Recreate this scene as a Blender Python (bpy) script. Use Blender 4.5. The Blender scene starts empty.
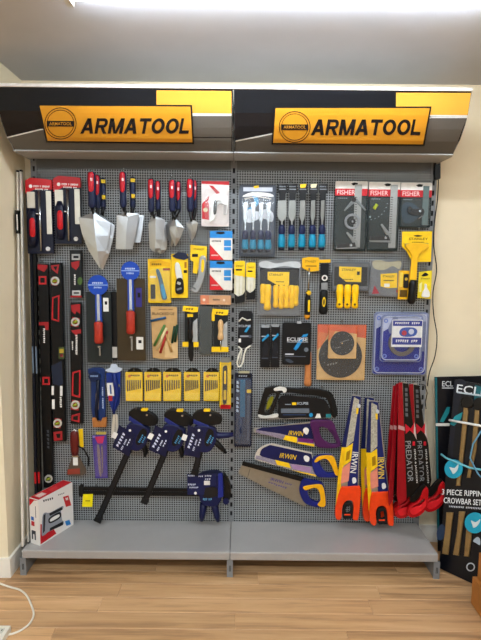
import bpy, bmesh, math, random
from mathutils import Vector, Matrix
random.seed(7)
SC = bpy.context.scene
COL = SC.collection
# ---------------------------------------------------------------- camera
CAM = Vector((0.0386, -2.4686, 1.4897)); YAW, PITCH, ROLL, FPX = 0.0005, -0.1078, 0.0097, 480.73
FW = Vector((math.sin(YAW)*math.cos(PITCH), math.cos(YAW)*math.cos(PITCH), math.sin(PITCH)))
_r = Vector((math.cos(YAW), -math.sin(YAW), 0)); _u = _r.cross(FW)
RT = _r*math.cos(ROLL) + _u*math.sin(ROLL); UP = -_r*math.sin(ROLL) + _u*math.cos(ROLL)
cd = bpy.data.cameras.new('camera'); cam = bpy.data.objects.new('camera', cd); COL.objects.link(cam)
cam.matrix_world = Matrix(((RT.x, UP.x, -FW.x, CAM.x), (RT.y, UP.y, -FW.y, CAM.y), (RT.z, UP.z, -FW.z, CAM.z), (0, 0, 0, 1)))
cd.sensor_fit = 'VERTICAL'; cd.sensor_height = 36; cd.lens = FPX/640*36; cd.clip_start = .05
SC.camera = cam
# ---------------------------------------------------------------- world, exposure
wd = bpy.data.worlds.new('world'); SC.world = wd; wd.use_nodes = True
wd.node_tree.nodes['Background'].inputs[0].default_value = (1, .98, .96, 1)
wd.node_tree.nodes['Background'].inputs[1].default_value = 1.0
SC.view_settings.view_transform = 'Standard'; SC.view_settings.look = 'None'
SC.view_settings.exposure = 0.40; SC.view_settings.gamma = 1; SC.view_settings.use_curve_mapping = False
TUBE_POWER = 56.0
# ---------------------------------------------------------------- materials
def lin(h):
    h = h.lstrip('#'); c = [int(h[i:i+2], 16)/255 for i in (0, 2, 4)]
    return tuple(x/12.92 if x <= .04045 else ((x+.055)/1.055)**2.4 for x in c) + (1,)
MATS = {}
DEEP = 1.0
def mat(h, rough=.5, metal=0., var=.07, scale=45., bump=0., emit=0.):
    key = (h, rough, metal, var, scale, bump, emit, DEEP)
    if key in MATS: return MATS[key]
    m = bpy.data.materials.new('surface_'+h.lstrip('#')); m.use_nodes = True
    nt = m.node_tree; N = nt.nodes; L = nt.links; b = N['Principled BSDF']
    c = tuple(x**DEEP for x in lin(h)[:3])+(1,)
    tc = N.new('ShaderNodeTexCoord'); no = N.new('ShaderNodeTexNoise'); no.inputs['Scale'].default_value = scale
    no.inputs['Detail'].default_value = 4
    L.new(tc.outputs['Object'], no.inputs['Vector'])
    rp = N.new('ShaderNodeValToRGB'); rp.color_ramp.elements[0].position = .3; rp.color_ramp.elements[1].position = .7
    rp.color_ramp.elements[0].color = tuple(x*(1-var) for x in c[:3])+(1,)
    rp.color_ramp.elements[1].color = tuple(min(1, x*(1+var)) for x in c[:3])+(1,)
    L.new(no.outputs['Fac'], rp.inputs['Fac']); L.new(rp.outputs['Color'], b.inputs['Base Color'])
    b.inputs['Roughness'].default_value = rough; b.inputs['Metallic'].default_value = metal; b.inputs['Specular IOR Level'].default_value = .3
    if bump:
        bp = N.new('ShaderNodeBump'); bp.inputs['Strength'].default_value = bump; bp.inputs['Distance'].default_value = .002
        L.new(no.outputs['Fac'], bp.inputs['Height']); L.new(bp.outputs['Normal'], b.inputs['Normal'])
    if emit:
        b.inputs['Emission Color'].default_value = c; b.inputs['Emission Strength'].default_value = emit
    MATS[key] = m; return m
def clear_plastic(tint='ffffff', op=.05, rough=.08):
    key = ('clear', tint, op, rough)
    if key in MATS: return MATS[key]
    m = bpy.data.materials.new('clear_plastic'); m.use_nodes = True; nt = m.node_tree; N = nt.nodes; L = nt.links
    N.remove(N['Principled BSDF']); out = N['Material Output']
    tr = N.new('ShaderNodeBsdfTransparent'); gl = N.new('ShaderNodeBsdfGlossy'); gl.inputs['Roughness'].default_value = rough
    df = N.new('ShaderNodeBsdfDiffuse'); df.inputs[0].default_value = lin(tint); tr.inputs[0].default_value = lin('fbfcfd')
    lw = N.new('ShaderNodeLayerWeight'); lw.inputs['Blend'].default_value = .25; fr = N.new('ShaderNodeMath'); fr.operation = 'MULTIPLY_ADD'; fr.inputs[1].default_value = .35; fr.inputs[2].default_value = .035; L.new(lw.outputs['Facing'], fr.inputs[0])
    m1 = N.new('ShaderNodeMixShader'); m2 = N.new('ShaderNodeMixShader')
    m1.inputs[0].default_value = op; L.new(tr.outputs[0], m1.inputs[1]); L.new(df.outputs[0], m1.inputs[2])
    L.new(fr.outputs[0], m2.inputs[0]); L.new(m1.outputs[0], m2.inputs[1]); L.new(gl.outputs[0], m2.inputs[2])
    L.new(m2.outputs[0], out.inputs[0]); MATS[key] = m; return m
def brushed(h, rough=.33, metal=.9):
    return mat(h, rough, metal, .08, 90)
def pegboard_mat():
    m = mat('9a9ea0', .55, .1, .05, 8).copy(); m.name = 'perforated_steel'; nt = m.node_tree; N = nt.nodes; L = nt.links
    b = N['Principled BSDF']; src = b.inputs['Base Color'].links[0].from_socket
    g = N.new('ShaderNodeNewGeometry'); s = N.new('ShaderNodeSeparateXYZ'); L.new(g.outputs['Position'], s.inputs[0])
    def mth(op, a, v=None):
        n = N.new('ShaderNodeMath'); n.operation = op
        if hasattr(a, 'links'): L.new(a, n.inputs[0])
        else: n.inputs[0].default_value = a
        if v is not None:
            if hasattr(v, 'links'): L.new(v, n.inputs[1])
            else: n.inputs[1].default_value = v
        return n.outputs[0]
    P = .0125; o = []
    for ax in ('X', 'Z'):
        f = mth('SUBTRACT', mth('FRACT', mth('DIVIDE', s.outputs[ax], P)), .5); o.append(mth('MULTIPLY', f, f))
    r = mth('SQRT', mth('ADD', o[0], o[1])); k = mth('LESS_THAN', r, .33)
    mx = N.new('ShaderNodeMix'); mx.data_type = 'RGBA'; L.new(k, mx.inputs[0]); L.new(src, mx.inputs[6])
    mx.inputs[7].default_value = lin('101113'); L.new(mx.outputs[2], b.inputs['Base Color'])
    return m
def wood_mat(name, c1, c2, c3, rough=.45, along='X', sc=1.):
    m = bpy.data.materials.new(name); m.use_nodes = True; nt = m.node_tree; N = nt.nodes; L = nt.links; b = N['Principled BSDF']
    g = N.new('ShaderNodeNewGeometry'); oi = N.new('ShaderNodeObjectInfo'); mp = N.new('ShaderNodeMapping')
    mp.inputs['Scale'].default_value = (1.6*sc, 26*sc, 26*sc) if along == 'X' else (26*sc, 1.6*sc, 26*sc)
    ad = N.new('ShaderNodeVectorMath'); ad.operation = 'ADD'
    ml = N.new('ShaderNodeVectorMath'); ml.operation = 'SCALE'; ml.inputs[0].default_value = (7, 3, 5); L.new(oi.outputs['Random'], ml.inputs['Scale'])
    L.new(g.outputs['Position'], ad.inputs[0]); L.new(ml.outputs[0], ad.inputs[1]); L.new(ad.outputs[0], mp.inputs['Vector'])
    no = N.new('ShaderNodeTexNoise'); no.inputs['Scale'].default_value = 1.; no.inputs['Detail'].default_value = 7; no.inputs['Roughness'].default_value = .62; no.inputs['Distortion'].default_value = .5
    L.new(mp.outputs[0], no.inputs['Vector'])
    rp = N.new('ShaderNodeValToRGB'); e = rp.color_ramp.elements; e[0].position = .32; e[1].position = .72; e[0].color = lin(c1); e[1].color = lin(c3)
    k = e.new(.5); k.color = lin(c2); L.new(no.outputs['Fac'], rp.inputs['Fac'])
    hs = N.new('ShaderNodeHueSaturation'); L.new(rp.outputs[0], hs.inputs['Color'])
    mr = N.new('ShaderNodeMapRange'); mr.inputs[3].default_value = .9; mr.inputs[4].default_value = 1.08; L.new(oi.outputs['Random'], mr.inputs[0]); L.new(mr.outputs[0], hs.inputs['Value'])
    L.new(hs.outputs[0], b.inputs['Base Color']); b.inputs['Roughness'].default_value = rough
    return m
# ---------------------------------------------------------------- pixel ray -> point on a real plane
def ray(px, py): return FW + RT*((px-240.5)/FPX) - UP*((py-320)/FPX)
def hit(px, py, p0, n):
    d = ray(px, py); return CAM + d*((p0-CAM).dot(n)/d.dot(n))
def floor_pt(px, py, z=0.): return hit(px, py, Vector((0, 0, z)), Vector((0, 0, 1)))
def board_pt(px, py, d): return hit(px, py, Vector((0, -d, 0)), Vector((0, -1, 0)))
def rr(x0, y0, x1, y1, r=1.2, n=3):
    r = min(r, abs(x1-x0)/2.01, abs(y1-y0)/2.01); o = []
    for cx, cy, a in ((x1-r, y0+r, -90), (x1-r, y1-r, 0), (x0+r, y1-r, 90), (x0+r, y0+r, 180)):
        for i in range(n+1):
            t = math.radians(a+90*i/n); o.append((cx+r*math.cos(t), cy+r*math.sin(t)))
    return o
def rc(x0, y0, x1, y1): return [(x0, y0), (x1, y0), (x1, y1), (x0, y1)]
def ci(cx, cy, r, n=20, ry=None): return [(cx+r*math.cos(2*math.pi*i/n), cy+(ry or r)*math.sin(2*math.pi*i/n)) for i in range(n)]
def cr(pts, n=4, closed=True):           # Catmull-Rom smoothing
    o = []; k = len(pts)
    for i in range(k if closed else k-1):
        if closed: p = [pts[(i+j-1) % k] for j in range(4)]
        else: p = [pts[max(0, min(k-1, i+j-1))] for j in range(4)]
        for s in range(n):
            t = s/n
            o.append(tuple(.5*((2*b)+(c-a)*t+(2*a-5*b+4*c-d)*t*t+(-a+3*b-3*c+d)*t**3) for a, b, c, d in zip(*p)))
    if not closed: o.append(pts[-1])
    return o
def rot(pts, cx, cy, deg):
    a = math.radians(deg); c, s = math.cos(a), math.sin(a)
    return [(cx+(x-cx)*c-(y-cy)*s, cy+(x-cx)*s+(y-cy)*c) for x, y in pts]
_TX = {}
LEGIBLE = {'FISHER', 'STANLEY', 'IRWIN', 'ECLIPSE', 'PREDATOR', '3 PIECE RIPPING', 'CROWBAR SET', 'BLACKEDGE', 'SPEAR & JACKSON', 'ECL'}
def text_mesh(s, bold):
    if (s, bold) in _TX: return _TX[(s, bold)]
    cu = bpy.data.curves.new('lettering', 'FONT'); cu.body = s; cu.size = 1; cu.offset = .009*bold; cu.resolution_u = 2
    ob = bpy.data.objects.new('lettering', cu); COL.objects.link(ob)
    dg = bpy.context.evaluated_depsgraph_get(); me = ob.evaluated_get(dg).to_mesh()
    vs = [(v.co.x, v.co.y) for v in me.vertices]; fs = [tuple(f.vertices) for f in me.polygons]
    bpy.data.objects.remove(ob); bpy.data.curves.remove(cu)
    x0 = min(v[0] for v in vs); x1 = max(v[0] for v in vs); y0 = min(v[1] for v in vs); y1 = max(v[1] for v in vs)
    vs = [((x-x0)/(x1-x0)-.5, .5-(y-y0)/(y1-y0)) for x, y in vs]
    _TX[(s, bold)] = (vs, fs); return vs, fs
# ---------------------------------------------------------------- things and parts
BOARD = (Vector((0, 0, 0)), Vector((0, -1, 0)))
class Thing:
    def __init__(s, name, label, cat, px=None, py=None, d=.03, group=None, exact=False, plane=BOARD, loc=None):
        s.p0, s.n = plane; s.exact = exact; s.ax, s.ay = px, py; s.cache = {}
        s.u = Vector((0, 0, 1)).cross(s.n).normalized(); s.v = s.n.cross(s.u)   # right, up in the plane
        s.loc = Vector(loc) if loc is not None else hit(px, py, s.p0+s.n*d, s.n)
        s.root = bpy.data.objects.new(name, None); s.root.empty_display_size = .02; COL.objects.link(s.root); s.root.location = s.loc
        s.root['label'] = label; s.root['category'] = cat
        if group: s.root['group'] = group
        THINGS.append(s.root)
    def mp(s, x, y, d):
        if s.exact: return hit(x, y, s.p0+s.n*d, s.n)
        k = round(d, 5)
        if k not in s.cache:
            P = s.p0+s.n*d; f = lambda a, b: hit(a, b, P, s.n)
            c = f(s.ax, s.ay)
            s.cache[k] = (c, (f(s.ax+5, s.ay)-f(s.ax-5, s.ay)).dot(s.u)/10, (f(s.ax, s.ay-5)-f(s.ax, s.ay+5)).dot(s.v)/10)
        c, a, b = s.cache[k]
        return c + s.u*((x-s.ax)*a) - s.v*((y-s.ay)*b)
THINGS = []
class M:
    def __init__(s, t): s.t = t; s.V = []; s.F = []; s.I = []; s.mats = []; s.sm = []; s.runs = []
    def mi(s, m):
        if m not in s.mats: s.mats.append(m)
        return s.mats.index(m)
    def add(s, vs, fs, m, smooth=False):
        b = len(s.V); s.V += [Vector(v) for v in vs]; k = s.mi(m)
        f0 = len(s.F)
        for f in fs: s.F.append(tuple(b+i for i in f)); s.I.append(k); s.sm.append(smooth)
        s.runs.append((b, len(s.V), f0, len(s.F)))
    def flat(s, pts, d, m):
        s.add([s.t.mp(x, y, d) for x, y in pts], [tuple(range(len(pts)))[::-1]], m); return s
    def prism(s, pts, d0, d1, m, inset=0.):
        n = len(pts); f = [s.t.mp(x, y, d1) for x, y in pts]; k = s.t.n*(d1-d0); bk = [p-k for p in f]
        if inset:
            c = sum(f, Vector())/n; f = [p+(c-p)*inset for p in f]
        s.add(f+bk, [tuple(range(n))[::-1], tuple(range(n, 2*n))] + [(i, (i+1) % n, n+(i+1) % n, n+i) for i in range(n)], m); return s
    def box(s, x0, y0, x1, y1, d0, d1, m, r=0., a=0.):
        p = rr(x0, y0, x1, y1, r) if r else rc(x0, y0, x1, y1)
        if a: p = rot(p, (x0+x1)/2, (y0+y1)/2, a)
        return s.prism(p, d0, d1, m)
    def shell(s, pts, d0, d1, m, inset=.06):          # open-backed clear blister
        n = len(pts); f = [s.t.mp(x, y, d1) for x, y in pts]; bk = [p-s.t.n*(d1-d0) for p in f]
        c = sum(f, Vector())/n; f = [p+(c-p)*inset for p in f]
        s.add(f+bk, [tuple(range(n))[::-1]] + [(i, (i+1) % n, n+(i+1) % n, n+i) for i in range(n)], m); return s
    def plate(s, outer, d0, d1, m, holes=(), bevel=.0015):   # bevelled plate, with holes
        cu = bpy.data.curves.new('c', 'CURVE'); cu.dimensions = '2D'; cu.fill_mode = 'BOTH'
        bevel = min(bevel, (d1-d0)*.45); cu.extrude = (d1-d0)/2-bevel; cu.bevel_depth = bevel; cu.bevel_resolution = 1; cu.offset = -bevel
        o = s.t.mp(outer[0][0], outer[0][1], d1)
        for lp in [outer]+list(holes):
            sp = cu.splines.new('POLY'); sp.points.add(len(lp)-1); sp.use_cyclic_u = True
            for q, (x, y) in zip(sp.points, lp):
                v = s.t.mp(x, y, d1)-o; q.co = (v.dot(s.t.u), v.dot(s.t.v), 0, 1)
        ob = bpy.data.objects.new('c', cu); COL.objects.link(ob)
        me = ob.evaluated_get(bpy.context.evaluated_depsgraph_get()).to_mesh()
        mid = o-s.t.n*((d1-d0)/2)
        s.add([mid+s.t.u*v.co.x+s.t.v*v.co.y+s.t.n*v.co.z for v in me.vertices], [tuple(f.vertices) for f in me.polygons], m)
        bpy.data.objects.remove(ob); bpy.data.curves.remove(cu); return s
    def text(s, st, cx, cy, w, h, d, m, a=0., bold=1, shear=0.):
        if st in LEGIBLE: vs, fs = text_mesh(st, bold)
        else:                                    # print too small to read: blurred strokes, no words
            vs, fs, rg, k = [], [], random.Random(st), len(st)
            for i in range(k):
                if st[i] == ' ': continue
                xa = i/k-.5; xb = xa+.72/k; y0 = -.5+.12*rg.random(); y1 = .5-.12*rg.random(); c = rg.choice((0, 1))
                n = len(vs); ym = .1*rg.random(); vs += [(xa, y0), (xb, y0), (xb, ym) if c else (xb-.3/k, y1), (xa, y1)]; fs.append((n, n+1, n+2, n+3))
        p = [((x-shear*y)*w+cx, y*h+cy) for x, y in vs]
        if a: p = rot(p, cx, cy, a)
        s.add([s.t.mp(x, y, d) for x, y in p], fs, m); return s
    def tube(s, path, rad, m, n=8, flat=1.):            # path of (px, py, d), radius in px
        pts = [s.t.mp(*q) for q in path]; k = (s.t.mp(path[0][0]+1, path[0][1], path[0][2])-pts[0]).length
        rad = rad if isinstance(rad, (list, tuple)) else [rad]*len(pts)
        s.wtube(pts, [r*k for r in rad], m, n, flat, s.t.n); return s
    def wtube(s, pts, rad, m, n=8, flat=1., nrm=None):
        rad = rad if isinstance(rad, (list, tuple)) else [rad]*len(pts); vs = []; fs = []; e1 = None
        for i, p in enumerate(pts):
            tg = (pts[min(i+1, len(pts)-1)]-pts[max(i-1, 0)])
            if tg.length < 1e-9: tg = Vector((0, 0, 1))
            tg.normalize()
            if e1 is None:
                ref = nrm if nrm is not None and abs(tg.dot(nrm)) < .9 else (Vector((0, 0, 1)) if abs(tg.z) < .9 else Vector((1, 0, 0)))
                e2 = (ref-tg*ref.dot(tg)).normalized()
            else: e2 = (e2-tg*e2.dot(tg)).normalized()
            e1 = tg.cross(e2)
            for j in range(n):
                a = 2*math.pi*j/n; vs.append(p+e1*(math.cos(a)*rad[i])+e2*(math.sin(a)*rad[i]*flat))
        for i in range(len(pts)-1):
            for j in range(n): fs.append((i*n+j, i*n+(j+1) % n, (i+1)*n+(j+1) % n, (i+1)*n+j))
        fs.append(tuple(range(n))[::-1]); b = (len(pts)-1)*n; fs.append(tuple(range(b, b+n)))
        s.add(vs, fs, m, True); return s
    def wbox(s, lo, hi, m):
        x0, y0, z0 = lo; x1, y1, z1 = hi
        s.add([(x0, y0, z0), (x1, y0, z0), (x1, y1, z0), (x0, y1, z0), (x0, y0, z1), (x1, y0, z1), (x1, y1, z1), (x0, y1, z1)],
              [(0, 3, 2, 1), (4, 5, 6, 7), (0, 1, 5, 4), (1, 2, 6, 5), (2, 3, 7, 6), (3, 0, 4, 7)], m); return s
    def facets(s, left, mid, right, d, dm, m, th=.0025):  # blade with a raised centre ridge
        n = len(mid); f = [s.t.mp(*p, d) for p in left]+[s.t.mp(*p, dm) for p in mid]+[s.t.mp(*p, d) for p in right]
        k = s.t.n*th; vs = f+[p-k for p in f]; fs = []; N = 3*n
        for i in range(n-1):
            fs += [(i, i+1, n+i+1, n+i), (n+i, n+i+1, 2*n+i+1, 2*n+i), (N+i, N+n+i, N+n+i+1, N+i+1), (N+n+i, N+2*n+i, N+2*n+i+1, N+n+i+1)]
            fs += [(i, N+i, N+i+1, i+1), (2*n+i, 2*n+i+1, N+2*n+i+1, N+2*n+i)]
        for e in (0, n-1): fs += [(e, n+e, N+n+e, N+e), (n+e, 2*n+e, N+2*n+e, N+n+e)]
        s.add(vs, fs, m); return s
    def put(s, name, parent=None, label=None, kind=None):
        L = s.t.loc if s.t else Vector()
        if s.t and kind is None and len(s.runs) > 1:     # pieces that lie apart become parts of their own
            bb = [([min(v[i] for v in s.V[a:b]) for i in range(3)], [max(v[i] for v in s.V[a:b]) for i in range(3)]) for a, b, _, _ in s.runs]
            sz = [max(h[i]-l[i] for i in range(3)) for l, h in bb]; cl = list(range(len(bb)))
            for i in range(len(bb)):
                for j in range(i):
                    g = math.sqrt(sum(max(0, bb[i][0][k]-bb[j][1][k], bb[j][0][k]-bb[i][1][k])**2 for k in range(3)))
                    if g <= max(.42*max(sz[i], sz[j]), .017) and cl[i] != cl[j]:
                        c0, c1 = cl[i], cl[j]; cl = [c1 if c == c0 else c for c in cl]
            if len(set(cl)) > 1:
                out = []
                for c in dict.fromkeys(cl):
                    q = M(s.t)
                    for r, (a, b, f0, f1) in enumerate(s.runs):
                        if cl[r] != c: continue
                        o = len(q.V); q.V += s.V[a:b]; q.runs.append((o, len(q.V), len(q.F), len(q.F)+f1-f0))
                        for f in range(f0, f1): q.F.append(tuple(i-a+o for i in s.F[f])); q.I.append(q.mi(s.mats[s.I[f]])); q.sm.append(s.sm[f])
                    q.runs = q.runs[:1]; out.append(q.put(name, parent, label))
                return out[0]
        me = bpy.data.meshes.new(name); me.from_pydata([tuple(v-L) for v in s.V], [], s.F)
        for m in s.mats: me.materials.append(m)
        me.polygons.foreach_set('material_index', s.I); me.polygons.foreach_set('use_smooth', s.sm)
        me.validate(); bm = bmesh.new(); bm.from_mesh(me); bmesh.ops.recalc_face_normals(bm, faces=bm.faces); bm.to_mesh(me); bm.free()
        o = bpy.data.objects.new(name, me); COL.objects.link(o)
        if s.t: o.parent = parent or s.t.root
        if label: o['label'] = label
        if kind: o['kind'] = kind
        return o
class W0:                                   # world-space pseudo thing for the setting
    loc = Vector((0, 0, 0)); root = None
def setting(name, boxes, m):
    a = M(None)
    for lo, hi in boxes: a.wbox(lo, hi, m)
    o = a.put(name); o['kind'] = 'structure'; return o
# ================================================================ THE SETTING
CREAM = mat('ecdfc2', .75, 0, .03, 6); WHITE_PAINT = mat('f1ece2', .4, 0, .02, 5); CEIL = mat('c0c2c8', .8, 0, .03, 5)
BW, CZ, LX = .045, 2.41, -1.065
setting('wall_back', [((LX, BW, 0), (3.2, BW+.1, CZ))], CREAM)
setting('wall_left', [((-3.2, -.295, 0), (LX, BW+.1, CZ))], CREAM)
setting('wall_right', [((3.2, -5.5, 0), (3.3, BW+.1, CZ))], CREAM)
setting('wall_front', [((-3.3, -5.6, 0), (3.3, -5.5, CZ))], mat('d6d5d2', .8, 0, .1, 2))
setting('wall_far_left', [((-3.3, -5.5, 0), (-3.2, -.295, CZ))], CREAM)
setting('ceiling', [((-3.2, -5.5, CZ), (3.3, BW+.1, CZ+.08))], CEIL)
setting('baseboard_left', [((-3.2, -.309, 0), (LX+.014, -.295, .095)), ((LX, -.295, 0), (LX+.014, BW, .095))], WHITE_PAINT)
setting('baseboard_back', [((LX+.014, BW-.014, 0), (3.2, BW, .095))], WHITE_PAINT)
OAK = wood_mat('oak_laminate', '9a7450', 'c89c6e', 'dab083', .38)
fl = setting('floor', [((-3.2, -5.5, -.06), (3.3, BW+.1, -.004))], OAK)
def plank_mesh(wx, wy):
    bm = bmesh.new(); bmesh.ops.create_cube(bm, size=1)
    for v in bm.verts: v.co = Vector((v.co.x*wx, v.co.y*wy, v.co.z*.006))
    bmesh.ops.bevel(bm, geom=[e for e in bm.edges if all(v.co.z > 0 for v in e.verts)], offset=.0012, segments=1, affect='EDGES')
    me = bpy.data.meshes.new('plank'); bm.to_mesh(me); bm.free(); me.materials.append(OAK); return me
PM = plank_mesh(1.2-.0012, .095-.0012)
for i in range(19):
    off = random.uniform(-1.2, 0) if i not in (5, 6) else (-.02 if i == 6 else -.62)
    for k in range(4):
        x = -1.75+off+1.2*k
        if x > 2.4: continue
        o = bpy.data.objects.new('plank', PM); COL.objects.link(o); o.parent = fl; o.location = (x, -.0075-.095*i, -.003)
# ---------------------------------------------------------------- ceiling lamps (one in view, three of the shop behind the camera)
def lamp(x0, x1, y, label, watts=21, glow=22.):
    c = Vector(((x0+x1)/2, y, CZ)); t = Thing('ceiling_light', label, 'light', loc=c, group='fluorescent ceiling battens')
    m = M(t); m.wbox((x0, y-.026, CZ-.018), (x1, y+.026, CZ), mat('dcdcd8', .4)); m.put('housing')
    m = M(t); m.wtube([Vector((x0+.02, y, CZ-.036)), Vector((x1-.02, y, CZ-.036))], .014, mat('edf6ff', .5, 0, 0, 1, 0, glow), 12); m.put('tube')
    for x in (x0, x1):
        m = M(t); s = .022 if x == x0 else -.022
        m.wbox((min(x, x+s), y-.034, CZ-.056), (max(x, x+s), y+.034, CZ), mat('c9c9c6', .45)); m.put('end_cap')
    ld = bpy.data.lights.new('tube_light', 'AREA'); ld.shape = 'RECTANGLE'; ld.size = x1-x0-.06; ld.size_y = .035; ld.energy = watts; ld.color = (.81, .93, 1)
    lo = bpy.data.objects.new('tube_light', ld); COL.objects.link(lo); lo.location = (0, 0, -.054); lo.parent = t.root
lamp(-.55, .965, -.788, 'long lit fluorescent batten on the ceiling just in front of the sign', 3, TUBE_POWER)
lamp(-.9, .6, -2.6, 'second fluorescent batten on the ceiling, above where the viewer stands')
lamp(1.3, 2.8, -2.6, 'third fluorescent batten on the ceiling towards the right wall')
lamp(-2.7, -1.2, -2.6, 'fluorescent batten on the ceiling behind the viewer, towards the left')
lamp(-.9, .6, -4.3, 'fluorescent batten on the ceiling farthest from the tool display')
# ================================================================ THE DISPLAY STAND
STEEL = mat('85888b', .45, .2, .04, 12); STEEL_SHADED = mat('6c6f72', .5, .2, .04, 12); PERF = pegboard_mat(); BLK = mat('0d0e10', .45); HOLE = mat('17181a', .8)
for side, x0, x1 in (('left', -.985, -.015), ('right', .015, .985)):
    t = Thing('pegboard_bay', 'grey perforated steel back panels of the %s half of the stand' % side, 'pegboard', loc=((x0+x1)/2, 0, .1))
    m = M(t); m.wbox((x0, 0, 1.975), (x1, .02, 2.22), STEEL_SHADED); m.put('blank_panel', label='plain panel without holes under the sign, its grey darkened for shade')  # darker grey puts the sign's shadow into the panel colour
    m = M(t); m.wbox((x0, 0, .004), (x1, .02, .099), mat('2b2d30', .6)); m.put('kick_panel', label='panel below the shelf, coloured dark for the shade there')  # near-black colour carries the kick shadow under the shelf
    z = 1.974
    while z > .15:
        z1 = max(z-.36, .1)
        m = M(t); a = .0012
        m.wbox((x0, 0, z1+.0006), (x1, .02, z-.0006), PERF)
        m.put('perforated_panel'); z = z1
for nm, x in (('left', -1), ('middle', 0), ('right', 1)):
    t = Thing('stand_upright', 'grey slotted steel upright with foot at the %s of the display stand' % ('left end' if nm == 'left' else 'right end' if nm == 'right' else 'middle'), 'upright', loc=(x, -.01, 0))
    t.plane = None
    m = M(t); w = .015
    zs = [.16+.05*i for i in range(38)]; F = []
    m.wbox((x-w, .004, 0), (x+w, .04, 2.22), HOLE)
    m.put('slot_backing', label='dark inside of the slotted post')
    m = M(t)
    m.wbox((x-w, -.003, .0), (x-.006, .004, 2.22), STEEL); m.wbox((x+.006, -.003, .0), (x+w, .004, 2.22), STEEL)
    m.wbox((x-.006, -.003, 0), (x+.006, .004, zs[0]), STEEL)
    for i, z in enumerate(zs): m.wbox((x-.006, -.003, z+.026), (x+.006, .004, zs[i+1] if i < 37 else 2.22), STEEL)
    m.put('post')
    m = M(t); f = .0125
    m.wbox((x-f, -.28, .004), (x+f, -.003, .084), STEEL); m.put('foot')
    m = M(t)
    m.wbox((x-f-.002, -.288, 0), (x+f+.002, -.28, .088), STEEL)
    m.wbox((x-.004, -.2885, .03), (x-.001, -.288, .06), HOLE); m.wbox((x+.002, -.2885, .03), (x+.005, -.288, .06), HOLE)
    m.put('foot_plate')
for side, x0, x1 in (('left', -1.0, -.0015), ('right', .0015, 1.0)):
    t = Thing('base_shelf', 'flat grey steel bottom shelf of the %s half of the stand' % side, 'shelf', loc=((x0+x1)/2, -.15, .09))
    m = M(t); n = 5; V = []; sec = [(-.006, .118), (-.006, .13), (-.284, .13), (-.2895, .128), (-.291, .124), (-.291, .092), (-.289, .09), (-.27, .09), (-.27, .0925), (-.287, .094), (-.287, .122), (-.0085, .126), (-.0085, .118)]
    vs = [(x0, y, z) for y, z in sec]+[(x1, y, z) for y, z in sec]; k = len(sec)
    m.add(vs, [tuple(range(k)), tuple(range(k, 2*k))[::-1]]+[(i, k+i, k+(i+1) % k, (i+1) % k) for i in range(k)], mat('aba8a6', .35, .2, .03, 10)); m.put('tray')
# ---------------------------------------------------------------- header signs
PROF = [(.365, 2.244), (.351, 2.196), (.337, 2.147), (.312, 2.101), (.275, 2.06), (.21, 2.014)]
def prof(s):
    k = min(int(s), len(PROF)-2); f = s-k; a, b = PROF[k], PROF[k+1]
    ny, nz = (b[1]-a[1]), (b[0]-a[0]); l = math.hypot(ny, nz)
    return a[0]+(b[0]-a[0])*f, a[1]+(b[1]-a[1])*f, (-(ny))/l, nz/l       # depth, z, normal (depth, z)
def on_header(px, py, off=0.):
    d = ray(px, py); lo, hi = -.4, 5.35
    def gap(s):
        dep, z, nd, nz = prof(max(0, min(5, s))) if 0 <= s <= 5 else ((PROF[0][0]+s*(PROF[1][0]-PROF[0][0]), PROF[0][1]+s*(PROF[1][1]-PROF[0][1]), .96, -.27) if s < 0 else (PROF[5][0]+(s-5)*(PROF[5][0]-PROF[4][0]), PROF[5][1]+(s-5)*(PROF[5][1]-PROF[4][1]), .6, -.8))
        dep += nd*off; z += nz*off
        q = CAM+d*((-dep-CAM.y)/d.y); return q, q.z-z
    for _ in range(40):
        mid = (lo+hi)/2; q, g = gap(mid)
        if g > 0: hi = mid
        else: lo = mid
    return q
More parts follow.
